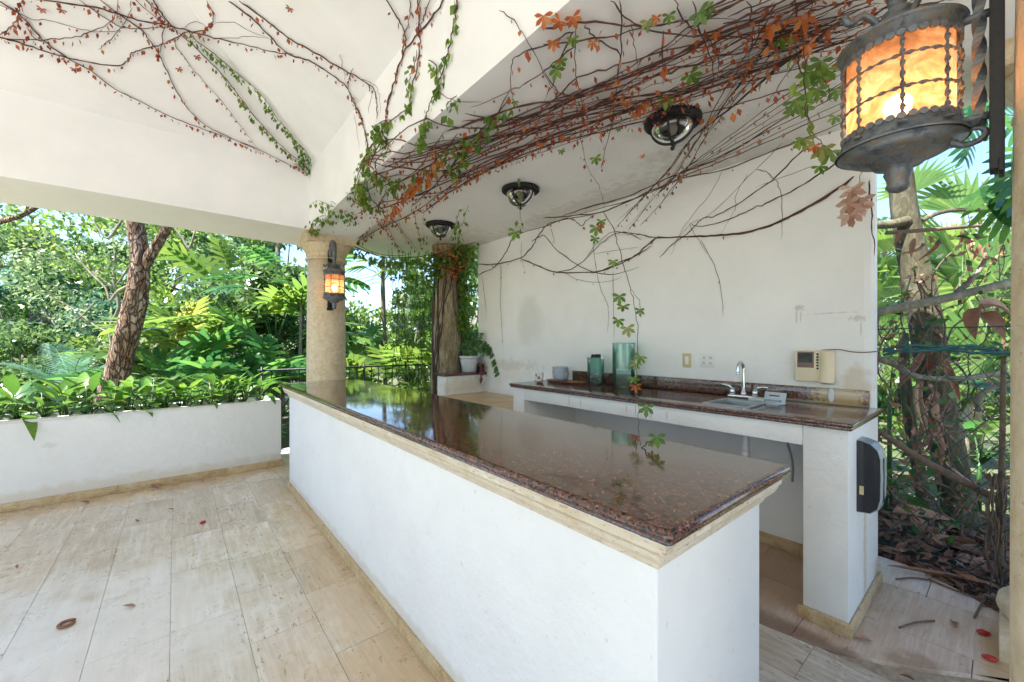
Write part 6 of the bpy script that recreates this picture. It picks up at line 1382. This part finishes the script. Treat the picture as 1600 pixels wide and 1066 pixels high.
# hanging roots bundle near column
hr = empty('hanging_roots', at(1552, 800, 2.45), label='bundle of thin dry roots hanging by the right column', cat='roots'); mb = MB()
for k in range(16):
    x = random.uniform(1545, 1570); mb.tube([at(x + random.uniform(-6, 6), y, 2.45 + random.uniform(-.03, .03)) - hr.location for y in range(740, random.randint(880, 960), 25)], random.uniform(.002, .005), 4)
mb.build('roots', M['twig'], hr)['kind'] = 'stuff'

# ------------------------------------------------------------------ small things on the floor
def seed(px, py, z, lab, s=1.0):
    p = floor_at(px, py, z); mb = MB(); mb.lathe([(.001, -.03*s), (.013*s, -.02*s), (.019*s, 0), (.013*s, .02*s), (.001, .03*s)], seg=12, axis='y'); o = mb.build('red_seed', M['red_seed']); o.location = (p.x, p.y, z + .012*s); o.scale = (1, 1, .65); o.rotation_euler = (0, 0, random.uniform(0, 3)); tag(o, lab, 'seed pod')
seed(317, 818, 0, 'small red seed pod lying on the tiles before the planter', .9)
seed(1537, 992, .01, 'red seed pod against the column plinth')
seed(1547, 1032, .01, 'red seed pod nearest the right column corner')
mb = MB(); Rr = .030; rings = [[(Rr*math.cos(a) + .008*math.cos(b_)*math.cos(a), Rr*math.sin(a) + .008*math.cos(b_)*math.sin(a), .009 + .008*math.sin(b_)) for b_ in [2*PI*k/8 for k in range(8)]] for a in np.linspace(.5, 6.0, 24)]
mb.loft(rings, smooth=True); o = mb.build('curled_pod', M['brown_ring']); o.location = floor_at(104, 977, .001); tag(o, 'glossy brown curled ring shaped pod on the tiles', 'seed pod')
for k, (px, py, L_, rz, lab) in enumerate(((247, 764, .13, 20, 'curled dead leaf at the foot of the planter'), (318, 752, .09, -10, 'small dead leaf beside the planter baseboard'), (140, 785, .08, 60, 'dark dead leaf near the planter, left of the curled one'), (217, 816, .045, 30, 'tiny brown leaf left of the red seed'), (272, 795, .05, 120, 'tiny dark leaf above the red seed'), (212, 947, .06, 70, 'narrow dry leaf on the middle tiles'), (27, 888, .035, 10, 'dark crumb like leaf at the left edge'), (285, 736, .07, -30, 'brown leaf scrap under the planter edge'), (1362, 1002, .075, 40, 'triangular brown leaf on the landing'), (1488, 970, .07, 100, 'round tan leaf on the landing'), (1430, 1064, .05, 0, 'orange leaf at the bottom of the landing'))):
    me = mesh_of(blade(L_, L_*.42, random.uniform(-.5, .3), .9, 5), 'dead_leaf', M['leaf_dry']); z = .012 if px > 1200 else .002; p = floor_at(px, py, z + .004); o = obj('dead_leaf', me, None, p, (0, random.uniform(-.2, .2), R(rz))); tag(o, lab, 'leaf')
# fine crumbs of debris on the tiles
rng = np.random.default_rng(8); pts = []
for k in range(620): 
    y = rng.uniform(1.2, 5.6); x = rng.uniform(-2.6, .85); 
    if rng.random() < .45: y = 5.62 - abs(rng.normal())*.12
    elif rng.random() < .3: x = .88 - abs(rng.normal())*.05
    pts.append((x, y, .002))
for k in range(60): pts.append((rng.uniform(1.7, 3.6), rng.uniform(.1, 2.0), .0125))
mb = MB()
for x, y, z in pts:
    if x > 1.6 and x < 2.45: z = .002
    a = rng.uniform(0, 6.28); s = rng.uniform(.002, .008); c_, s_ = math.cos(a), math.sin(a)
    mb.add([(x, y, z), (x + c_*s - s_*s*.4, y + s_*s + c_*s*.4, z + .003), (x + c_*s*2, y + s_*s*2, z + .001), (x + c_*s + s_*s*.4, y + s_*s - c_*s*.4, z + .002)], [(0,1,2,3)])
o = mb.build('leaf_crumbs', M['dead_leaf']); tag(o, 'scattered tiny leaf crumbs on the floor tiles', 'debris', kind='stuff')
